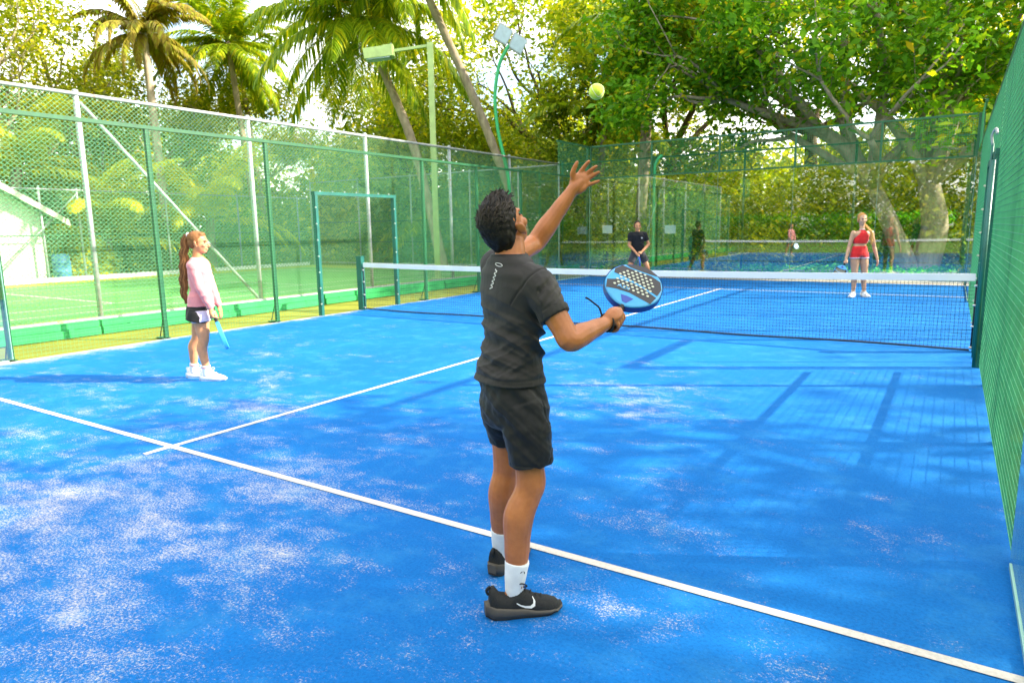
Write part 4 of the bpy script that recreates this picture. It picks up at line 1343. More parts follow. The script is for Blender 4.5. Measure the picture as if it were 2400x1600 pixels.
def shoe(name, parent, loc, rz, upper, sole, outsole, L=0.285, emblem=None, laces=None, k=1.0, sock=None):
    sh = empty(name, loc, rz)
    sh.parent = parent
    sh.scale = (L / 0.285, k, k)
    xs_ = np.linspace(0.0, 0.285, 30)
    rg = []
    for x in xs_:
        zb, zt = lerp_tab(SB, x) - 0.012, lerp_tab(SH_T, x)
        prof = []
        for t in np.linspace(0, 1, 9):
            z = zb + (zt - zb) * t
            prof.append((side_y(x, z), z))
        ring = [(x, -y, z) for y, z in prof] + [(x, y, z) for y, z in reversed(prof)]
        rg.append(ring)
    body = MB(); body.rings(rg, True); up_o = body.build("upper", upper, sh)
    rs = []
    for x in np.linspace(-0.018, 0.292, 30):
        xx = max(0, min(0.285, x))
        w = lerp_tab(SW, xx) + 0.005 - (0.010 if x < 0 else 0) - (0.006 if x > 0.285 else 0)
        z1 = lerp_tab(SB, xx) + 0.001
        z0 = 0.006 + 0.022 * max(0, (x - 0.21) / 0.08) ** 2 + 0.014 * max(0, (0.03 - x) / 0.05) ** 2
        rs.append([(x, -w * 0.86, z0), (x, -w, (z0 + z1) * 0.45), (x, -w * 1.03, z1 - 0.006), (x, -w * 0.92, z1), (x, w * 0.92, z1), (x, w * 1.03, z1 - 0.006), (x, w, (z0 + z1) * 0.45), (x, w * 0.86, z0)])
    so = MB(); so.rings(rs, True); s_o = so.build("midsole", sole, sh)
    ro = [[(p[0], p[1] * 0.985, p[2] - 0.007) for p in (r_[0], r_[1], r_[6], r_[7])] for r_ in rs]
    MB().rings([[(r_[0][0], -abs(r_[0][1]), r_[0][2]), (r_[0][0], -abs(r_[0][1]) * 1.02, r_[0][2] + 0.009), (r_[0][0], abs(r_[0][1]) * 1.02, r_[0][2] + 0.009), (r_[0][0], abs(r_[0][1]), r_[0][2])] for r_ in ro], True).build("outsole", outsole, s_o)
    MB().tube([(-0.004, 0.0, 0.090), (-0.010, 0, 0.108), (0.004, 0, 0.124)], [0.005, 0.006, 0.005], 6, 3).build("heel_tab", upper, up_o)
    if laces is not None:
        lc = MB()
        for i in range(5):
            x = 0.118 + 0.021 * i
            z = lerp_tab(SH_T, x) + 0.002
            w = side_y(x, lerp_tab(SH_T, x) * 0.9)
            lc.tube([(x, -w, z - 0.014), (x + 0.006, 0, z + 0.002), (x + 0.012, w, z - 0.014)], 0.0032, 5, 3)
        for s in (-1, 1):
            lc.tube([(0.118, 0, 0.105), (0.105, s * 0.018, 0.128), (0.128, s * 0.034, 0.138), (0.146, s * 0.026, 0.122), (0.122, 0, 0.106)], 0.0030, 5, 5)
        lc.build("laces", laces, up_o)
    if emblem is not None:
        for s in (-1, 1):
            # a curved tick lying on the side of the upper
            top = [(q_[0] + 0.018, q_[1] - 0.002) for q_ in [(0.085, 0.069), (0.10, 0.060), (0.118, 0.054), (0.138, 0.053), (0.150, 0.060), (0.152, 0.070), (0.149, 0.078)]]
            bot = [(q_[0] + 0.018, q_[1] - 0.002) for q_ in [(0.083, 0.066), (0.098, 0.055), (0.118, 0.046), (0.142, 0.043), (0.157, 0.050), (0.160, 0.064), (0.151, 0.080)]]
            e_ = MB(); b0 = len(e_.v)
            for (x0, z0), (x1, z1) in zip(top, bot):
                e_.v.append((x0, s * (side_y(x0, z0) + 0.0022), z0)); e_.v.append((x1, s * (side_y(x1, z1) + 0.0022), z1))
            for i in range(len(top) - 1):
                e_.f.append((2 * i, 2 * i + 1, 2 * i + 3, 2 * i + 2)); e_.sm.append(True)
            e_.build("side_mark", emblem, up_o)
    return sh

# ---- padel racket: handle along +X from 0 (butt) to 0.13, head beyond, face normal +Z
RK_BLUE = plain("racket_blue", (0.045, 0.32, 0.60), 0.28, 0, 0.06, 20)
RK_DARK = plain("racket_black", (0.016, 0.013, 0.011), 0.5, 0, 0.15, 60)
RK_DOT = plain("racket_hole_rim", (0.50, 0.52, 0.38), 0.6, 0, 0.06)
RK_NAVY = plain("racket_navy", (0.012, 0.045, 0.30), 0.35, 0, 0.1)
def head_outline(n=56, grow_=0.0):
    out = []
    for k in range(n):
        a = 2 * math.pi * k / n
        ca, sa = math.cos(a), math.sin(a)
        rx = 0.152 if ca > 0 else 0.150
        x = 0.300 + (rx + grow_) * math.copysign(abs(ca) ** 0.90, ca)
        wy = 0.130 + grow_
        y = wy * math.copysign(abs(sa) ** 0.88, sa)
        if ca < 0:
            y *= 1 - 0.30 * (-ca) ** 2.2
        out.append((x, y))
    return out
def inside(x, y, m=0.016):
    dx = (x - 0.300) / (0.152 - m); dy = y / (0.130 - m)
    return dx * dx + dy * dy < 1
def racket(label, M4, detail=True, group="blue padel rackets", scale=1.0):
    rk = empty("padel_racket", (0, 0, 0))
    rk.matrix_world = M4 @ Matrix.Scale(scale, 4)
    tag(rk, label, "racket", group)
    T = 0.019
    out = head_outline()
    rings_ = []
    for g_, z in ((-0.012, -T), (-0.003, -T * 0.86), (0.0, -T * 0.4), (0.0, T * 0.4), (-0.003, T * 0.86), (-0.012, T)):
        rings_.append([(x, y, z) for x, y in head_outline(56, g_)])
    hd_ = MB(); hd_.rings(rings_, True).build("head", RK_BLUE, rk)
    hdl = MB()
    hdl.rings([[Vector((x, math.cos(a) * r_ * 0.86, math.sin(a) * r_)) for a in [2 * math.pi * k / 8 + 0.39 for k in range(8)]] for x, r_ in ((-0.004, 0.020), (0.004, 0.021), (0.02, 0.018), (0.12, 0.0175), (0.17, 0.019))], False)
    hdl.build("handle", SO['cord'] if detail else SO['cord'], rk)
    # throat: a dark open-looking triangle between the two arms
    fz = T + 0.0012
    for s in (1, -1):
        MB().poly([(0.168, -0.010, s * fz), (0.170, 0.010, s * fz), (0.212, 0.030, s * fz), (0.215, 0.0, s * fz), (0.212, -0.030, s * fz)][::s]).build("throat", RK_NAVY, rk)
    ed = MB()
    ed.rings([[(x, y, z) for x, y in head_outline(56, 0.0008)] for z in (-T * 0.80, T * 0.80)], True, cap=False).build("edge_guard", RK_NAVY if detail else RK_BLUE, rk)
    if detail:
        for s in (1, -1):
            pn = MB()
            # three dark bands sweeping across the face
            z = s * (fz - 0.0004)
            shapes = [
                [(0.408, 0.090), (0.368, 0.113), (0.338, 0.108), (0.334, 0.050), (0.326, 0.00), (0.312, -0.05), (0.290, -0.116), (0.340, -0.120), (0.390, -0.100), (0.408, -0.050), (0.406, 0.00), (0.405, 0.050)],
                [(0.446, 0.032), (0.420, 0.078), (0.412, 0.052), (0.413, 0.0), (0.417, -0.05), (0.421, -0.080), (0.446, -0.040), (0.452, 0.0)],
                [(0.222, 0.104), (0.276, 0.119), (0.306, 0.070), (0.314, 0.010), (0.306, -0.040), (0.276, -0.116), (0.222, -0.104), (0.232, -0.05), (0.242, 0.00), (0.236, 0.055)]]
            for sh_ in shapes[:3]:
                pn.poly([(x, y, z) for x, y in sh_][::s])
            pn.build("dark_print", RK_DARK, rk)
            dt = MB()
            for i in range(-6, 7):
                for j in range(-6, 7):
                    x = 0.322 + i * 0.0190
                    y = (j + (0.5 if i % 2 else 0.0)) * 0.0225
                    if not inside(x, y, 0.040):
                        continue
                    if x < 0.262 or x > 0.408:
                        continue
                    cpts = [(x + 0.0064 * math.cos(a), y + 0.0064 * math.sin(a), s * (fz + 0.0008)) for a in [2 * math.pi * q_ / 10 for q_ in range(10)]]
                    dt.poly(cpts[::s])
            dt.build("hole_pattern", RK_DOT, rk)
    return rk

def text_part(body, size, mat, parent, M4, name="lettering"):
    cu = bpy.data.curves.new("t", 'FONT')
    cu.body = body; cu.size = size; cu.align_x = 'CENTER'; cu.align_y = 'CENTER'; cu.extrude = 0.0003; cu.resolution_u = 3
    t = bpy.data.objects.new("t", cu); col.objects.link(t)
    dg = bpy.context.evaluated_depsgraph_get()
    me = bpy.data.meshes.new_from_object(t.evaluated_get(dg))
    bpy.data.objects.remove(t); bpy.data.curves.remove(cu)
    me.materials.clear()
    o = link(name, me, parent, mat)
    o.matrix_local = M4
    return o

def basis(x, z, loc):
    x = Vector(x).normalized(); z = Vector(z); z = (z - x * z.dot(x)).normalized(); y = z.cross(x)
    return Matrix.Translation(loc) @ Matrix((x, y, z)).transposed().to_4x4()

def nz(p, s):
    return noise.noise(Vector(p) * s)

RZ = -YAW     # people are built in axes turned towards the camera: X right, Y away

# ================= man tossing the ball (foreground)
man = empty("person", (3.33, -7.49, 0), RZ)
tag(man, "man in charcoal shirt and black shorts tossing a ball, seen from behind", "person")
mrv, mfv = Vector((0.50, -0.866, 0)), Vector((0.866, 0.50, 0))     # his right, his front
Rk, Rh, Ra = Vector((0.050, 0.060, 0.535)), Vector((0.030, 0.080, 0.85)), Vector((-0.022, 0.020, 0.115))
Lk, Lh, La = Vector((-0.045, 0.300, 0.530)), Vector((-0.062, 0.245, 0.85)), Vector((-0.080, 0.360, 0.110))
RS_, RE, RW = Vector((0.082, 0.030, 1.318)), Vector((0.196, -0.055, 1.118)), Vector((0.352, 0.115, 1.156))
LS_, LE, LW = Vector((-0.075, 0.300, 1.375)), Vector((0.095, 0.480, 1.462)), Vector((0.250, 0.480, 1.674))
Hd = headframe((-0.034, 0.175, 1.532), (0.46, 0.63, 0.60), R(-4))
HK = 0.935
mb = MB()
loft(mb, [((-0.02, 0.16, 0.80), 0.12, 0.08), ((-0.02, 0.16, 0.90), 0.130, 0.085), ((-0.014, 0.16, 1.0), 0.125, 0.08), ((-0.01, 0.16, 1.18), 0.14, 0.078), ((-0.008, 0.16, 1.30), 0.145, 0.075), ((-0.015, 0.16, 1.38), 0.10, 0.05)], mrv, mfv)
leg(mb, Rh, Rk, Ra, (0.98, 0.18, 0), 1.0, 0.072, 0.060, 0.0615, 0.038)
leg(mb, Lh, Lk, La, (0.42, 0.9, 0), 1.0, 0.072, 0.060, 0.0615, 0.038)
arm(mb, RS_, RE, RW, 1.0, 0.049, 0.043, 0.045, 0.028)
arm(mb, LS_, LE, LW, 1.0, 0.049, 0.043, 0.044, 0.027)
limb(mb, [(-0.02, 0.165, 1.36), (-0.016, 0.175, 1.42), Hd @ Vector((0, -0.015, -0.06))], [0.068, 0.060, 0.056], 16, 4)
limb(mb, [(-0.02, 0.16, 1.39), (0.05, 0.08, 1.345)], [0.055, 0.05], 12, 3)
limb(mb, [(-0.02, 0.16, 1.39), (-0.055, 0.25, 1.37)], [0.055, 0.05], 12, 3)
head_shapes(mb, Hd, HK)
for kn_, an_2, td_ in ((Rk, Ra, Vector((0.98, 0.18, 0))), (Lk, La, Vector((0.42, 0.9, 0)))):
    bk2 = -td_.normalized(); sd2 = bk2.cross(Vector((0, 0, 1)))
    ax2 = (an_2 - kn_).normalized()
    u2 = (sd2 - ax2 * sd2.dot(ax2)).normalized(); v2 = ax2.cross(u2)
    m2 = Matrix((u2, v2, ax2)).transposed()
    for s2 in (-1, 1):
        mb.ell(kn_.lerp(an_2, 0.30 if s2 > 0 else 0.33) + bk2 * 0.040 + u2 * 0.022 * s2, (0.026, 0.026, 0.080), m2, 14, 10)
    mb.ell(kn_ - bk2 * 0.030 + Vector((0, 0, 0.005)), (0.032, 0.028, 0.036), None, 12, 8)
# open left hand, palm to the camera, fingers spread
pal = Vector((0.284, 0.482, 1.712))
mb.ell(pal, (0.046, 0.015, 0.042), Matrix.Rotation(R(-42), 3, 'Y'), 16, 10)
mb.ell(pal + Vector((-0.016, -0.006, 0.008)), (0.020, 0.014, 0.034), Matrix.Rotation(R(25), 3, 'Y'), 12, 8)
mb.ell(pal + Vector((0.006, -0.005, -0.028)), (0.034, 0.014, 0.018), Matrix.Rotation(R(-32), 3, 'Y'), 12, 8)
limb(mb, [LW, LW.lerp(pal, 0.5), pal], [0.028, 0.029, 0.024], 12, 3)
for pts, r_ in (([(0.262, 0.478, 1.722), (0.255, 0.470, 1.742), (0.261, 0.462, 1.764), (0.271, 0.456, 1.785)], (0.014, 0.0125, 0.0108, 0.0085)),
                ([(0.281, 0.486, 1.744), (0.293, 0.486, 1.760), (0.305, 0.478, 1.776), (0.318, 0.466, 1.791)], (0.011, 0.0100, 0.0094, 0.0078)),
                ([(0.296, 0.487, 1.733), (0.313, 0.488, 1.746), (0.330, 0.480, 1.759), (0.347, 0.466, 1.771)], (0.011, 0.0102, 0.0096, 0.0080)),
                ([(0.303, 0.487, 1.716), (0.321, 0.487, 1.727), (0.339, 0.478, 1.738), (0.357, 0.464, 1.748)], (0.0108, 0.0100, 0.0093, 0.0077)),
                ([(0.303, 0.484, 1.695), (0.322, 0.483, 1.701), (0.340, 0.474, 1.707), (0.358, 0.464, 1.713)], (0.0102, 0.0090, 0.0083, 0.0070))):
    pts = [Vector(q) for q in pts]
    pts = [pts[0]] + [pts[0] + (q - pts[0]) * 1.13 for q in pts[1:]]
    limb(mb, pts, list(r_), 10, 3)
# right hand round the racket handle
A_ = Vector((0.45, 0.75, 0.49)).normalized()
HP = Vector((0.388, 0.150, 1.160))
grip(mb, RW, HP, A_, Vector((-0.25, -0.65, 0.35)), 1.04, 0.018)
body = sculpt("body", mb, 0.0040, 3, SK['tan'], man)
eyes(Hd, body, 0.91, False)

# hair: a close cap, shorter at the nape, with curling tufts on top
hb_ = MB()
H3 = Hd.to_3x3()
for c_, r_ in (((0, -0.022, 0.050), (0.079, 0.096, 0.081)), ((0, -0.058, 0.005), (0.072, 0.058, 0.085)), ((0, 0.026, 0.090), (0.062, 0.054, 0.040)), ((0, -0.060, -0.045), (0.058, 0.045, 0.040)),
               ((0.056, -0.036, 0.020), (0.022, 0.030, 0.045)), ((-0.056, -0.036, 0.020), (0.022, 0.030, 0.045)), ((0.0, 0.040, 0.112), (0.050, 0.036, 0.032))):
    hb_.ell(Hd @ (Vector(c_) * HK), tuple(x * HK for x in r_), H3, 20, 14)
hair = sculpt("hair", hb_, 0.0050, 3, HR['black'], man, lambda p, n_: 0.004 * nz(p, 60) + 0.003 * nz(p, 120))
g = np.random.default_rng(5)
tf = MB()
for i in range(1300):
    a = g.uniform(0, 2 * math.pi); z = g.uniform(-0.25, 1.0)
    rr = math.sqrt(max(0, 1 - z * z))
    d = Vector((rr * math.cos(a), rr * math.sin(a), z))
    if d.y > 0.62 and z < 0.55:
        continue
    if d.y > -0.28 and z < 0.12:
        continue
    p = Vector((d.x * 0.077, -0.022 + d.y * 0.096, 0.048 + d.z * 0.084))
    top = max(0.0, z)
    if d.y > 0.1 and z > 0.45:
        p += Vector((0, 0.006, 0.012)) * (d.y + 0.2)
    L = 0.013 + 0.028 * top * g.uniform(0.5, 1.2) * (0.6 + 0.6 * max(0.0, d.y + 0.3))
    flow = Vector((d.x * 0.25 + 0.35 * math.sin(8 * p.x / 0.08 + 5 * d.y), 0.75, 0.30 + 0.3 * d.y)) if z > 0.05 else Vector((0.25 * d.x, 0.15, -0.9))
    flow = (flow - d * flow.dot(d) * 0.8).normalized()
    w_ = 0.0030 + 0.0030 * top
    cu_ = Vector(g.normal(0, 0.5, 3))
    lift = 0.06 + 0.34 * top * g.random()
    q0 = p - d * 0.003
    q1 = q0 + (flow + d * lift + cu_ * 0.15).normalized() * L * 0.5
    q2 = q1 + (flow + d * (lift * 0.4) + cu_ * 0.45).normalized() * L * 0.5
    q3 = q2 + (flow * 0.6 - d * 0.25 + cu_ * 0.8).normalized() * L * 0.38
    tf.tube([Hd @ (q * HK) for q in (q0, q1, q2, q3)], [w_, w_ * 0.95, w_ * 0.65, w_ * 0.15], 4)
tf.build("hair_locks", HR['black'], hair)

# shirt
def drape(p, amp, seed, ang, freq, wid=0.5):
    """long soft folds sweeping across the cloth, ridges of uneven length"""
    u = p.x * math.cos(ang) + p.y * 0.45
    v = p.z + 1.5 * (u - 0.05) ** 2 + 0.18 * u
    k = freq / 6.0
    n1 = noise.noise(Vector((u * 5.0 + seed * 3.1, v * k, seed)))
    n2 = noise.noise(Vector((u * 8.0 - seed, v * k * 1.9, seed * 2.7 + 4)))
    m_ = 0.72 + 1.1 * noise.noise(Vector((u * 5 - seed, v * 6, seed * 5.1)))
    return amp * max(0.0, min(1.3, m_)) * (0.75 - abs(n1) * 3.4 + 0.5 * (0.5 - abs(n2) * 2.2))
mb = MB()
loft(mb, [((-0.028, 0.165, 0.928), 0.172, 0.126), ((-0.024, 0.164, 0.960), 0.164, 0.119), ((-0.018, 0.163, 1.01), 0.152, 0.106), ((-0.013, 0.16, 1.10), 0.154, 0.096), ((-0.010, 0.16, 1.19), 0.164, 0.096), ((-0.004, 0.16, 1.28), 0.186, 0.104), ((-0.010, 0.16, 1.345), 0.178, 0.092), ((-0.018, 0.163, 1.392), 0.125, 0.074), ((-0.020, 0.168, 1.425), 0.076, 0.066)], mrv, mfv, 36, 2.35, 5)
se = Vector((0.146, -0.022, 1.200))
limb(mb, [Vector((0.045, 0.075, 1.335)), Vector((0.082, 0.034, 1.312)), Vector((0.118, 0.004, 1.255))], [0.066, 0.071, 0.066], 18, 5)
mb.tube([Vector((0.100, 0.016, 1.285)), Vector((0.128, -0.008, 1.232)), se], [0.067, 0.063, 0.060], 18, 4)
le = LS_.lerp(LE, 0.50)
limb(mb, [Vector((-0.05, 0.24, 1.345)), LS_, LS_.lerp(LE, 0.28)], [0.066, 0.068, 0.062], 16, 4)
mb.tube([LS_, LS_.lerp(LE, 0.3), le], [0.066, 0.062, 0.060], 16, 4)
def shirt_w(p, n_):
    d = 0.0
    low = max(0.0, min(1.0, (1.34 - p.z) / 0.25)) * max(0.0, min(1.0, (p.z - 0.940) / 0.03))
    arm_ = p.x > 0.085 + (1.28 - p.z) * 0.2 and p.z > 1.15
    if not arm_:
        d += low * drape(Vector((p.x, p.y, p.z + 0.35 * p.x)), 0.0145, 3.1, 0.5, 84)
        d += low * drape(Vector((p.x, p.y, p.z * 0.85 - p.x * 0.55)), 0.0070, 9.7, 0.4, 110)
        d += low * 0.0022 * nz(p, 24)
    else:
        t = (p - Vector((0.082, 0.034, 1.312))).dot((se - Vector((0.082, 0.034, 1.312))).normalized())
        if t < 0.115:
            d += 0.007 * (0.45 - 2.2 * abs(noise.noise(Vector((t * 42 + (p.x + p.y) * 16, (p.x - p.y) * 9, p.z * 6))))) * max(0, min(1, (t + 0.01) / 0.05))
            d += 0.003 * nz(p, 30)
        else:
            d += 0.0015
    # shoulder seam
    sd = (p - Vector((0.062, 0.052, 1.30))).dot(Vector((0.62, -0.50, -0.60)).normalized())
    if abs(sd) < 0.006 and p.z > 1.18 and p.x > -0.02:
        d -= 0.0050 * (1 - abs(sd) / 0.006)
    if p.z < 0.958 and p.z > 0.948:
        d -= 0.002
    return d
shirt = sculpt("shirt", mb, 0.0042, 5, CL['charcoal'], man, shirt_w)
# back emblem and zigzag print, lying on the cloth
bvh_me = shirt.data
from mathutils.bvhtree import BVHTree
def bvh_of(o):
    return BVHTree.FromPolygons([v.co.copy() for v in o.data.vertices], [tuple(p.vertices) for p in o.data.polygons])
bv = bvh_of(shirt)
cam_l = man.matrix_basis.inverted() if False else Matrix.Rotation(-RZ, 4, 'Z') @ Matrix.Translation((-3.33, 7.49, 0))
def on_cloth(bv_, x, z, dirn=Vector((0, 1, 0)), off=0.0025, y0=-1.0):
    h = bv_.ray_cast(Vector((x, y0, z)), dirn)
    if h[0] is None:
        return None
    return h[0] + h[1] * off
def ribbon(bv_, pts, w, name, mat, parent, **kw):
    P = [on_cloth(bv_, *p, **kw) for p in pts]
    P = [p for p in P if p is not None]
    if len(P) < 2:
        return
    m_ = MB()
    for i, p in enumerate(P):
        m_.v.append(p + Vector((-w / 2, 0, 0))); m_.v.append(p + Vector((w / 2, 0, 0)))
    for i in range(len(P) - 1):
        m_.f.append((2 * i, 2 * i + 1, 2 * i + 3, 2 * i + 2)); m_.sm.append(True)
    m_.build(name, mat, parent)
zz = []
for k in range(22):
    t = k / 21
    zz.append((-0.068 - 0.024 * t + (0.0035 if (k // 2) % 2 else -0.0035), 1.372 - 0.078 * t))
zp = [on_cloth(bv, *q, off=0.0008) for q in zz]
zp = [q for q in zp if q is not None]
MB().tube(zp, 0.0019, 5).build("zigzag_print", SO['emblem'], shirt)
MB().tube([q.lerp(Vector((-0.020, 0.168, 1.421)), 0.03) for q in section((-0.020, 0.168, 1.421), mrv, mfv, 0.074, 0.065, 32) + section((-0.020, 0.168, 1.421), mrv, mfv, 0.074, 0.065, 32)[:1]], 0.0062, 8).build("collar", CL['shorts'], shirt)
lg = []
for k in range(25):
    a = 2 * math.pi * k / 24
    lg.append((-0.058 + 0.013 * math.cos(a), 1.388 + 0.006 * math.sin(a) - 0.2 * 0.013 * math.cos(a)))
P = [on_cloth(bv, *p) for p in lg]
if all(p is not None for p in P):
    MB().tube(P, 0.0013, 5).build("neck_emblem", SO['emblem'], shirt)

# shorts
mb = MB()
loft(mb, [((-0.026, 0.165, 0.975), 0.140, 0.098), ((-0.022, 0.163, 0.915), 0.158, 0.113), ((-0.012, 0.160, 0.83), 0.168, 0.124), ((-0.008, 0.158, 0.775), 0.165, 0.120), ((-0.008, 0.158, 0.735), 0.13, 0.09)], mrv, mfv, 32, 2.3, 5)
mb.tube([Vector((0.012, 0.095, 0.84)), Vector((0.032, 0.078, 0.76)), Vector((0.047, 0.064, 0.68)), Vector((0.053, 0.058, 0.610))], [0.100, 0.098, 0.090, 0.088], 24, 5)
mb.tube([Vector((-0.045, 0.235, 0.84)), Vector((-0.050, 0.265, 0.75)), Vector((-0.044, 0.290, 0.68)), Vector((-0.040, 0.298, 0.635))], [0.098, 0.096, 0.084, 0.082], 24, 5)
def shorts_w(p, n_):
    d = 0.0058 * noise.noise(Vector((p.x * 16 + p.z * 10, p.y * 16, p.z * 9))) + 0.003 * noise.noise(p * 34)
    d += drape(Vector((p.x, p.y, p.z + p.x * 0.9)), 0.0042, 5.5, 0.8, 95)
    if p.z < 0.632 and p.z > 0.620 and p.x > -0.03 and p.y < 0.17:
        d -= 0.002
    sd = p.x - (0.118 + 0.02 * math.sin(p.z * 20))
    if abs(sd) < 0.004 and p.y < 0.1 and 0.63 < p.z < 0.86:
        d -= 0.003
    return d
shorts = sculpt("shorts", mb, 0.0046, 5, CL['shorts'], man, shorts_w)
bvs = bvh_of(shorts)
ribbon(bvs, [(0.098 + 0.012 * math.sin(t * 3), 0.865 - 0.10 * t) for t in np.linspace(0, 1, 10)], 0.0035, "pocket_zip", SO['cord'], shorts)

# socks and shoes
for kn, an_, td, hl, nm in ((Rk, Ra, Vector((0.98, 0.18, 0)), Vector((-0.122, -0.004, 0)), 0), (Lk, La, Vector((0.50, 0.87, 0)), Vector((-0.112, 0.318, 0)), 1)):
    d = (kn - an_).normalized()
    bk_ = -td.normalized()
    s0 = MB()
    top = an_ + d * 0.100 + bk_ * 0.004
    s0.tube([an_ + Vector((0, 0, -0.060)), an_ + Vector((0, 0, -0.01)), an_ + d * 0.05 + bk_ * 0.002, top, top + d * 0.004], [0.028, 0.0370, 0.0440, 0.0490, 0.0470], 20, 3)
    sk_ = s0.build("sock", SO['sock'], man)
    if nm == 0:
        bvk = bvh_of(sk_)
        ribbon(bvk, [(top.x + 0.012 + 0.016 * t, top.z - 0.022 + 0.006 * math.sin(t * 3.1)) for t in np.linspace(0, 1, 7)], 0.004, "sock_mark", SO['cord'], sk_, off=0.0016)
        ribbon(bvk, [(top.x + 0.027, top.z - 0.020 - 0.010 * t) for t in np.linspace(0, 1, 4)], 0.0030, "sock_mark", SO['cord'], sk_, off=0.0016)
    shoe("shoe", man, hl, math.atan2(td.y, td.x), SO['black'], SO['sole'], SO['rubber'], 0.288, SO['emblem'], SO['cord'], 1.05)
# wrist loop with its loose end
wv = (HP - RE).normalized()
wl_ = MB()
u_, w2_, _ = frame((RW - RE))
wc = RW.lerp(HP, 0.05)
wl_.tube([wc + (u_ * math.cos(a) + w2_ * math.sin(a)) * 0.0335 + (RW - RE).normalized() * 0.006 * math.sin(a) for a in np.linspace(0, 2 * math.pi, 24)], 0.0042, 6)
wl_.tube([wc + Vector((-0.02, -0.01, 0.03)), wc + Vector((-0.030, -0.01, 0.060)), wc + Vector((-0.050, -0.01, 0.078)), wc + Vector((-0.073, -0.01, 0.096)), wc + Vector((-0.084, -0.01, 0.100))], 0.0040, 6, 4)
wl_.build("wrist_loop", SO['cord'], man)

def to_world(root, M4):
    return Matrix.Translation(root.location) @ Matrix.Rotation(root.rotation_euler.z, 4, 'Z') @ M4
Wd = Vector((0.885, -0.295, -0.36))
Nf = A_.cross(Wd)
if Nf.y > 0: Nf = -Nf
rk1 = racket("blue and black padel racket held out by the man in the charcoal shirt", to_world(man, basis(A_, Nf, HP - A_ * 0.052)), scale=0.92)
for s, body_t, x, y, sz in ((1, "ADI", 0.268, -0.030, 0.034),):
    fzt = 0.0212
    text_part(body_t, sz, RK_BLUE, rk1, Matrix.Translation((0.262, 0.035, fzt)) @ Matrix.Rotation(R(-90), 4, 'Z'))
    text_part("ADI", 0.034, RK_BLUE, rk1, Matrix.Translation((0.262, -0.035, -fzt)) @ Matrix.Rotation(R(180), 4, 'X') @ Matrix.Rotation(R(90), 4, 'Z'))

# ball
def ball_mat():
    m = Mat("ball_felt")
    c_ = m.ramp(m.noise(90, 4), [(0.3, (0.50, 0.66, 0.03)), (0.7, (0.66, 0.80, 0.07))])
    m.set(Base_Color=c_, Roughness=0.9)
    m.b.inputs["Sheen Weight"].default_value = 0.4
    m.bump(m.noise(160, 3), 0.5, 0.003)
    return m.m
bl = empty("tennis_ball", (3.33 + RV.x * 0.359 + FV.x * 0.5, -7.49 + RV.y * 0.359 + FV.y * 0.5, 2.086))
tag(bl, "yellow-green ball in mid-air above the man's raised hand", "ball")
MB().ell((0, 0, 0), (0.033, 0.033, 0.033), None, 32, 20).build("felt", ball_mat(), bl)
sm_ = MB()
sm_.tube([Vector((math.cos(t) * math.cos(0.44 * math.sin(2 * t) * 1.9) , math.sin(t) * math.cos(0.44 * math.sin(2 * t) * 1.9), math.sin(0.44 * math.sin(2 * t) * 1.9))) * 0.0331 for t in np.linspace(0, 2 * math.pi, 64)], 0.0011, 5)
sm_.build("seam", SO['emblem'], bl)

# ================= girl in pink (left), side on, facing right
girl = empty("person", (-1.9, -5.5, 0), RZ)
tag(girl, "girl in a pink long-sleeved top and black shorts standing with a racket lowered", "person")
grv, gfv = Vector((0.12, -0.99, 0)).normalized(), Vector((0.99, 0.12, 0)).normalized()
Hd = headframe((0.086, 0.07, 1.435), (1.0, 0.10, -0.02))
nRk, nRh, nRa = Vector((0.082, 0.0, 0.455)), Vector((0.058, 0.012, 0.76)), Vector((0.078, 0.0, 0.105))
fk, fh, fa = Vector((-0.050, 0.14, 0.455)), Vector((0.030, 0.13, 0.76)), Vector((-0.125, 0.15, 0.105))
gS, gE, gW = Vector((0.062, -0.060, 1.205)), Vector((0.132, -0.095, 0.985)), Vector((0.215, -0.065, 0.775))
hS, hE, hW = Vector((0.062, 0.200, 1.205)), Vector((0.105, 0.235, 0.98)), Vector((0.180, 0.20, 0.77))
mb = MB()
loft(mb, [((0.045, 0.07, 0.70), 0.12, 0.10), ((0.046, 0.07, 0.78), 0.135, 0.115), ((0.055, 0.07, 0.92), 0.115, 0.095), ((0.062, 0.07, 1.05), 0.12, 0.10), ((0.062, 0.07, 1.18), 0.13, 0.085), ((0.058, 0.07, 1.25), 0.085, 0.055)], grv, gfv)
leg(mb, nRh, nRk, nRa, (1, 0.0, 0), 0.95, 0.088, 0.058, 0.056, 0.035)
leg(mb, fh, fk, fa, (1, 0.1, 0), 0.95, 0.088, 0.058, 0.056, 0.035)
arm(mb, gS, gE, gW, 0.85); arm(mb, hS, hE, hW, 0.85)
limb(mb, [(0.055, 0.07, 1.22), (0.060, 0.07, 1.30), Hd @ Vector((0, -0.012, -0.05))], [0.058, 0.047, 0.045], 14, 4)
head_shapes(mb, Hd, 0.96)
gA = Vector((0.30, 0.0, -0.95)).normalized()
gH = Vector((0.232, -0.055, 0.705))
grip(mb, gW, gH, gA, Vector((-0.6, -0.7, 0.0)), 0.86, 0.016)
relaxed_hand(mb, hW, (0.2, 0, -1), (-1, 0.2, 0), 0.86)
body = sculpt("body", mb, 0.0055, 4, SK['fair'], girl)
eyes(Hd, body, 0.96)
mb = MB()
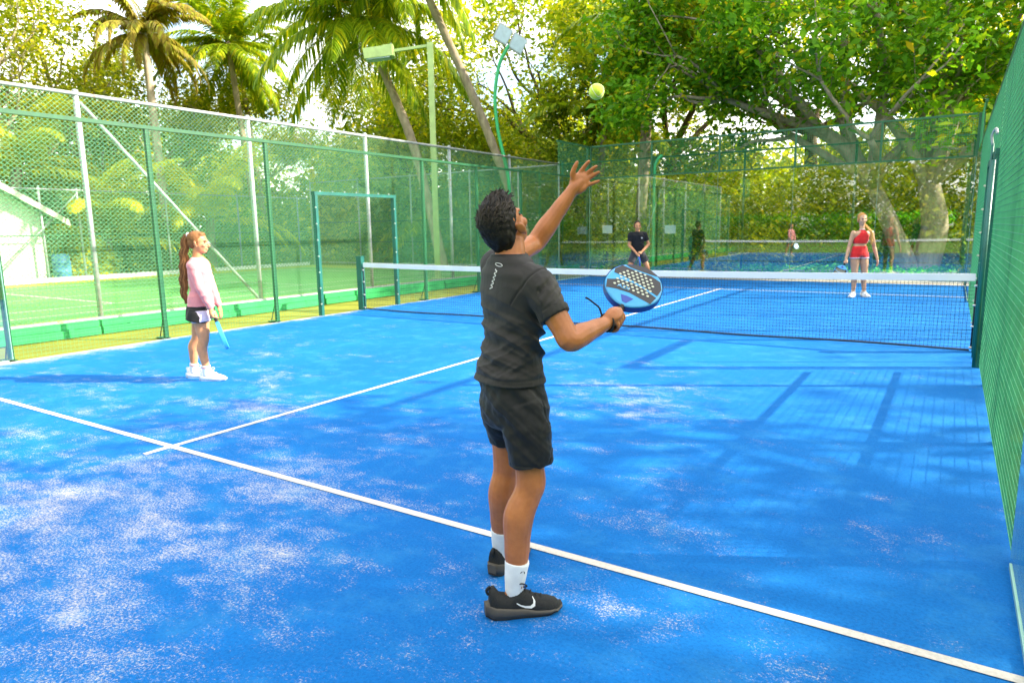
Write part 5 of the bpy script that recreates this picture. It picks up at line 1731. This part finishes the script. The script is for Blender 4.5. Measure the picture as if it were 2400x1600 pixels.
loft(mb, [((0.048, 0.07, 0.785), 0.146, 0.128), ((0.050, 0.07, 0.84), 0.142, 0.122), ((0.060, 0.07, 0.95), 0.122, 0.100), ((0.066, 0.07, 1.06), 0.126, 0.108), ((0.070, 0.07, 1.14), 0.136, 0.114), ((0.062, 0.07, 1.21), 0.138, 0.090), ((0.058, 0.07, 1.265), 0.085, 0.068), ((0.058, 0.07, 1.288), 0.056, 0.055)], grv, gfv, 32, 2.2, 5)
for s_, e_, w_ in ((gS, gE, gW), (hS, hE, hW)):
    limb(mb, [s_.lerp(Vector((0.06, 0.07, 1.2)), 0.3), s_, s_.lerp(e_, 0.5), e_, e_.lerp(w_, 0.4), w_.lerp(e_, 0.06)], [0.058, 0.058, 0.051, 0.046, 0.043, 0.034], 16, 4)
top_ = sculpt("top", mb, 0.0055, 4, CL['pink'], girl, lambda p, n_: drape(p, 0.0045, 2.2, 0.7, 80) + 0.0035 * nz(p, 22))
mb = MB()
loft(mb, [((0.045, 0.07, 0.80), 0.140, 0.126), ((0.042, 0.07, 0.74), 0.152, 0.136), ((0.038, 0.07, 0.68), 0.160, 0.140), ((0.036, 0.07, 0.648), 0.160, 0.140)], grv, gfv, 28, 2.2, 4)
mb.tube([Vector((0.050, 0.0, 0.74)), Vector((0.040, -0.010, 0.68)), Vector((0.030, -0.012, 0.632))], [0.095, 0.104, 0.108], 22, 3)
mb.tube([Vector((0.020, 0.14, 0.74)), Vector((0.005, 0.145, 0.68)), Vector((-0.005, 0.15, 0.632))], [0.095, 0.102, 0.106], 22, 3)
sculpt("shorts", mb, 0.0055, 3, CL['shorts'], girl, lambda p, n_: 0.004 * nz(p, 20))
mb = MB()
mb.tube([Vector((0.066, 0.0, 0.74)), Vector((0.070, -0.002, 0.66)), Vector((0.073, -0.002, 0.625))], [0.098, 0.098, 0.093], 22, 3)
mb.build("under_shorts", CL['lilac'], girl)
for an_, k_, td, hl in ((nRa, nRk, Vector((1, -0.02, 0)), Vector((0.020, 0.002, 0))), (fa, fk, Vector((0.98, 0.10, 0)), Vector((-0.190, 0.145, 0)))):
    d = (k_ - an_).normalized()
    sk_ = MB().tube([an_ + Vector((0, 0, -0.055)), an_, an_ + d * 0.05, an_ + d * 0.056], [0.040, 0.041, 0.0435, 0.041], 16, 3).build("sock", SO['sock'], girl)
    MB().tube([an_ + d * 0.030, an_ + d * 0.040], [0.0445, 0.0445], 16).build("sock_stripe", CL['pink'], sk_)
    shoe("shoe", girl, hl, math.atan2(td.y, td.x), SO['white'], SO['white'], SO['white'], 0.262, None, SO['emblem'], 0.96)
# hair pulled back into a long wavy ponytail
hb_ = MB()
H3 = Hd.to_3x3()
for c_, r_ in (((0, -0.024, 0.046), (0.080, 0.094, 0.080)), ((0, -0.060, 0.0), (0.070, 0.052, 0.070)), ((0.058, -0.012, 0.020), (0.022, 0.036, 0.040)), ((-0.058, -0.012, 0.020), (0.022, 0.036, 0.040)), ((0, 0.036, 0.082), (0.060, 0.036, 0.030))):
    hb_.ell(Hd @ (Vector(c_) * 0.96), tuple(x * 0.96 for x in r_), H3, 18, 12)
hair = sculpt("hair", hb_, 0.0055, 3, HR['brown'], girl, lambda p, n_: 0.003 * noise.noise(Vector((p.x * 30, p.y * 90, p.z * 60))))
pt = MB()
g = np.random.default_rng(9)
spine = [(-0.005, 0.07, 1.515), (-0.040, 0.07, 1.500), (-0.066, 0.068, 1.38), (-0.082, 0.065, 1.22), (-0.100, 0.062, 1.04), (-0.108, 0.060, 0.90), (-0.100, 0.060, 0.80)]
wd = [0.015, 0.026, 0.036, 0.040, 0.037, 0.027, 0.007]
SP_, WD_ = catmull([Vector(c_) for c_ in spine], wd, 4)
spw = list(zip(SP_, WD_))
for i in range(110):
    a = g.uniform(0, 2 * math.pi); rr = math.sqrt(g.random())
    ph = g.uniform(0, 6.28)
    P = []
    end = g.uniform(0.80, 1.0)
    for k_, (c_, w_) in enumerate(spw):
        wob = 0.011 * math.sin(c_[2] * 46 + ph * 0.30) * min(1.0, k_ / 8)
        P.append(Vector(c_) + Vector((math.cos(a) * rr * w_ + wob, math.sin(a) * rr * w_ * 0.9, (1 - end) * 0.25 * (k_ / 24))))
    pt.tube(P, [0.0062 if k_ < 20 else 0.0062 * (1 - (k_ - 20) / 4.6) for k_ in range(len(P))], 5)
pt.build("ponytail", HR['brown'], hair)
MB().tube([Vector((-0.018 + 0.004 * math.cos(a), 0.07 + 0.021 * math.cos(a), 1.512 + 0.021 * math.sin(a))) for a in np.linspace(0, 6.283, 16)], 0.007, 6).build("hair_tie", CL['white'], hair)
racket("blue padel racket hanging edge-on from the girl's hand", to_world(girl, basis(gA, Vector((-0.41, 0.91, 0.0)).cross(gA).normalized(), gH - gA * 0.07)), False)

# ================= far players, facing the camera
def far_person(label, loc, J, skin, face=(0, -1, 0), k=1.0):
    p_ = empty("person", loc, RZ)
    tag(p_, label, "person")
    return p_
# woman in red
wom = far_person("woman in a red crop top and red shorts with a blonde plait, beyond the net", (3.1, 6.25, 0), None, None)
wrv, wfv = Vector((-1, 0.05, 0)).normalized(), Vector((-0.05, -1, 0)).normalized()
Hd = headframe((-0.030, 0.0, 1.60), (-0.06, -1, -0.04))
mb = MB()
loft(mb, [((-0.045, 0, 0.84), 0.135, 0.09), ((-0.048, 0, 0.92), 0.158, 0.10), ((-0.050, 0, 1.06), 0.125, 0.085), ((-0.030, 0, 1.18), 0.135, 0.09), ((-0.012, 0, 1.30), 0.165, 0.085), ((-0.012, 0, 1.365), 0.12, 0.06)], wrv, wfv)
Lh, Lk, La = Vector((-0.130, 0, 0.86)), Vector((-0.125, -0.02, 0.48)), Vector((-0.110, 0.02, 0.09))
Rh, Rk, Ra = Vector((0.045, 0, 0.86)), Vector((0.085, -0.02, 0.48)), Vector((0.115, 0.02, 0.09))
leg(mb, Lh, Lk, La, (-0.6, -0.8, 0), 1.0, 0.088, 0.058, 0.056, 0.036); leg(mb, Rh, Rk, Ra, (0.1, -1, 0), 1.0, 0.088, 0.058, 0.056, 0.036)
lS, lE, lW = Vector((-0.195, 0, 1.33)), Vector((-0.255, 0.02, 1.04)), Vector((-0.335, -0.05, 0.80))
rS, rE, rW = Vector((0.175, 0, 1.33)), Vector((0.265, 0.02, 1.03)), Vector((0.315, -0.04, 0.79))
arm(mb, lS, lE, lW, 0.95); arm(mb, rS, rE, rW, 0.95)
limb(mb, [(-0.015, 0, 1.33), (-0.018, 0, 1.42), Hd @ Vector((0, -0.012, -0.06))], [0.062, 0.050, 0.048], 14, 4)
head_shapes(mb, Hd, 1.02)
wA = Vector((-0.46, -0.10, -0.86)).normalized()
wH = Vector((-0.352, -0.06, 0.735))
grip(mb, lW, wH, wA, Vector((0.5, -0.8, 0)), 0.95, 0.017)
relaxed_hand(mb, rW, (0.1, -0.1, -1), (-1, 0, 0), 0.95, -1)
body = sculpt("body", mb, 0.0075, 3, SK['pale'], wom)
eyes(Hd, body, 1.02)
mb = MB()
loft(mb, [((-0.045, 0, 1.105), 0.135, 0.098), ((-0.032, 0, 1.18), 0.148, 0.108), ((-0.018, 0, 1.26), 0.140, 0.106), ((-0.012, 0, 1.32), 0.105, 0.096), ((-0.013, 0, 1.35), 0.075, 0.080), ((-0.014, 0, 1.375), 0.058, 0.062), ((-0.014, 0, 1.395), 0.054, 0.058)], wrv, wfv, 28, 2.3, 4)
ct = sculpt("crop_top", mb, 0.0075, 2, CL['red'], wom, lambda p, n_: 0.003 * nz(p, 24))
MB().rings([section((-0.0135, 0, z), wrv, wfv, w_, d_, 24) for z, w_, d_ in ((1.388, 0.058, 0.062), (1.402, 0.056, 0.060))]).build("collar", CL['white'], ct)
mb = MB()
loft(mb, [((-0.050, 0, 1.055), 0.138, 0.098), ((-0.050, 0, 0.98), 0.156, 0.108), ((-0.046, 0, 0.90), 0.174, 0.114), ((-0.044, 0, 0.85), 0.178, 0.112)], wrv, wfv, 28, 2.3, 4)
mb.tube([Vector((-0.125, 0, 0.92)), Vector((-0.130, 0, 0.815))], [0.098, 0.102], 18); mb.tube([Vector((0.040, 0, 0.92)), Vector((0.050, 0, 0.815))], [0.098, 0.102], 18)
st_ = sculpt("shorts", mb, 0.0075, 2, CL['red'], wom, lambda p, n_: 0.003 * nz(p, 24))
for c_ in ((-0.130, 0, 0), (0.050, 0, 0)):
    MB().tube([Vector((c_[0], 0, 0.805)), Vector((c_[0], 0, 0.824))], [0.1055, 0.1055], 20).build("hem", CL['lilac'], st_)
for an_, td in ((La, Vector((-0.7, -0.7, 0))), (Ra, Vector((0.12, -1, 0)))):
    td.normalize()
    MB().tube([an_ + Vector((0, 0, -0.04)), an_ + Vector((0, 0, 0.03)), an_ + Vector((0, 0, 0.035))], [0.038, 0.041, 0.039], 14).build("sock", SO['sock'], wom)
    hl = an_ - td * 0.075; hl.z = 0
    shoe("shoe", wom, hl, math.atan2(td.y, td.x), SO['white'], SO['white'], SO['white'], 0.27, None, None, 1.05)
hb_ = MB(); H3 = Hd.to_3x3()
for c_, r_ in (((0, -0.024, 0.050), (0.081, 0.092, 0.082)), ((0, -0.060, -0.01), (0.074, 0.056, 0.080)), ((0.066, -0.004, 0.02), (0.016, 0.040, 0.055)), ((-0.066, -0.004, 0.02), (0.016, 0.040, 0.055))):
    hb_.ell(Hd @ (Vector(c_) * 1.02), tuple(x * 1.02 for x in r_), H3, 18, 12)
hair = sculpt("hair", hb_, 0.007, 2, HR['blonde'], wom, lambda p, n_: 0.003 * nz(p, 50))
pt = MB()
for i in range(3):
    P = []
    for t in np.linspace(0, 1, 26):
        z = 1.50 - 0.42 * t; x = 0.030 + 0.085 * min(1, t * 2.2) + 0.03 * t; y = 0.02 - 0.125 * min(1, t * 3)
        a = t * 22 + i * 2.094
        P.append(Vector((x + 0.016 * math.cos(a), y + 0.010 * math.sin(2 * a), z)))
    pt.tube(P, [0.016] * 22 + [0.013, 0.010, 0.007, 0.003], 6)
pt.build("plait", HR['blonde'], hair)
racket("blue padel racket held low by the woman in red", to_world(wom, basis(wA, Vector((-0.55, -0.80, 0.35)), wH - wA * 0.07)), True)

# man in black, crouched ready
fm = far_person("man in a black shirt and dark shorts crouched ready at the back of the court", (-2.33, 7.5, 0), None, None)
Hd = headframe((-0.045, -0.06, 1.545), (0.05, -1, -0.10))
mb = MB()
loft(mb, [((-0.01, 0.03, 0.80), 0.15, 0.10), ((-0.01, 0.02, 0.92), 0.155, 0.105), ((-0.02, -0.01, 1.10), 0.15, 0.10), ((-0.03, -0.03, 1.27), 0.185, 0.095), ((-0.035, -0.035, 1.35), 0.15, 0.07)], wrv, wfv)
Lh, Lk, La = Vector((-0.10, 0.02, 0.83)), Vector((-0.235, -0.06, 0.46)), Vector((-0.315, 0.05, 0.09))
Rh, Rk, Ra = Vector((0.09, 0.02, 0.83)), Vector((0.235, -0.06, 0.46)), Vector((0.350, 0.05, 0.09))
leg(mb, Lh, Lk, La, (-0.4, -0.9, 0), 1.0, 0.088, 0.060, 0.058, 0.037); leg(mb, Rh, Rk, Ra, (0.4, -0.9, 0), 1.0, 0.088, 0.060, 0.058, 0.037)
fA = Vector((0.03, -0.35, -0.94)).normalized()
fH = Vector((-0.045, -0.26, 0.80))
lS, lE, lW = Vector((-0.215, -0.03, 1.325)), Vector((-0.255, -0.05, 1.04)), Vector((-0.105, -0.22, 0.86))
rS, rE, rW = Vector((0.155, -0.03, 1.325)), Vector((0.262, -0.05, 1.06)), Vector((0.040, -0.22, 0.86))
arm(mb, lS, lE, lW); arm(mb, rS, rE, rW)
limb(mb, [(-0.03, -0.03, 1.34), (-0.038, -0.04, 1.41), Hd @ Vector((0, -0.012, -0.06))], [0.07, 0.060, 0.056], 14, 4)
head_shapes(mb, Hd, 1.03)
grip(mb, lW, fH, fA, Vector((-1, -0.1, 0)), 1.0, 0.017)
grip(mb, rW, fH - fA * 0.02 + Vector((0.03, -0.01, 0.03)), fA, Vector((1, -0.1, 0)), 0.95, 0.024, False)
body = sculpt("body", mb, 0.0075, 3, SK['mid'], fm)
eyes(Hd, body, 1.03)
mb = MB()
loft(mb, [((-0.012, 0.02, 0.84), 0.175, 0.128), ((-0.015, 0.01, 0.96), 0.170, 0.122), ((-0.02, -0.01, 1.10), 0.168, 0.116), ((-0.03, -0.03, 1.27), 0.198, 0.110), ((-0.033, -0.033, 1.355), 0.150, 0.085), ((-0.035, -0.035, 1.40), 0.078, 0.07)], wrv, wfv, 28, 2.3, 4)
for s_, e_ in ((lS, lE), (rS, rE)):
    limb(mb, [s_.lerp(Vector((-0.03, -0.03, 1.3)), 0.3), s_, s_.lerp(e_, 0.4)], [0.07, 0.072, 0.066], 16, 4)
    mb.tube([s_.lerp(e_, 0.2), s_.lerp(e_, 0.64)], [0.068, 0.064], 16)
sh_ = sculpt("shirt", mb, 0.0075, 3, CL['black'], fm, lambda p, n_: drape(p, 0.005, 1.2, 0.7, 70) + 0.003 * nz(p, 20))
bvf = bvh_of(sh_)
ribbon(bvf, [(0.062 + 0.016 * math.cos(a), 1.235 + 0.020 * math.sin(a)) for a in np.linspace(0, 6.283, 12)], 0.012, "chest_mark", SO['emblem'], sh_)
mb = MB()
loft(mb, [((-0.01, 0.02, 0.90), 0.165, 0.120), ((-0.01, 0.02, 0.82), 0.178, 0.126), ((-0.01, 0.02, 0.76), 0.165, 0.115)], wrv, wfv, 28, 2.3, 4)
mb.tube([Vector((-0.085, 0.02, 0.84)), Vector((-0.15, -0.01, 0.70)), Vector((-0.200, -0.035, 0.585))], [0.105, 0.102, 0.098], 20, 3)
mb.tube([Vector((0.075, 0.02, 0.84)), Vector((0.145, -0.01, 0.70)), Vector((0.195, -0.035, 0.595))], [0.105, 0.102, 0.098], 20, 3)
sculpt("shorts", mb, 0.0075, 3, CL['grey'], fm, lambda p, n_: 0.005 * nz(p, 16))
for an_, td in ((La, Vector((-0.4, -0.9, 0))), (Ra, Vector((0.4, -0.9, 0)))):
    td.normalize()
    MB().tube([an_ + Vector((0, 0, -0.04)), an_ + Vector((0, 0, 0.07)), an_ + Vector((0, 0, 0.075))], [0.039, 0.043, 0.040], 14).build("sock", SO['sock'], fm)
    hl = an_ - td * 0.08; hl.z = 0
    shoe("shoe", fm, hl, math.atan2(td.y, td.x), SO['white'], SO['white'], SO['rubber'], 0.285, None, None, 1.05)
hb_ = MB(); H3 = Hd.to_3x3()
for c_, r_ in (((0, -0.026, 0.052), (0.079, 0.092, 0.082)), ((0, -0.058, 0.0), (0.072, 0.056, 0.075)), ((0.062, -0.01, 0.02), (0.018, 0.03, 0.04)), ((-0.062, -0.01, 0.02), (0.018, 0.03, 0.04))):
    hb_.ell(Hd @ (Vector(c_) * 1.03), tuple(x * 1.03 for x in r_), H3, 18, 12)
sculpt("hair", hb_, 0.007, 2, HR['black'], fm, lambda p, n_: 0.004 * nz(p, 50))
racket("blue padel racket held edge-on in both hands by the man in black", to_world(fm, basis(fA, Vector((1, 0, 0)), fH - fA * 0.09)), True)
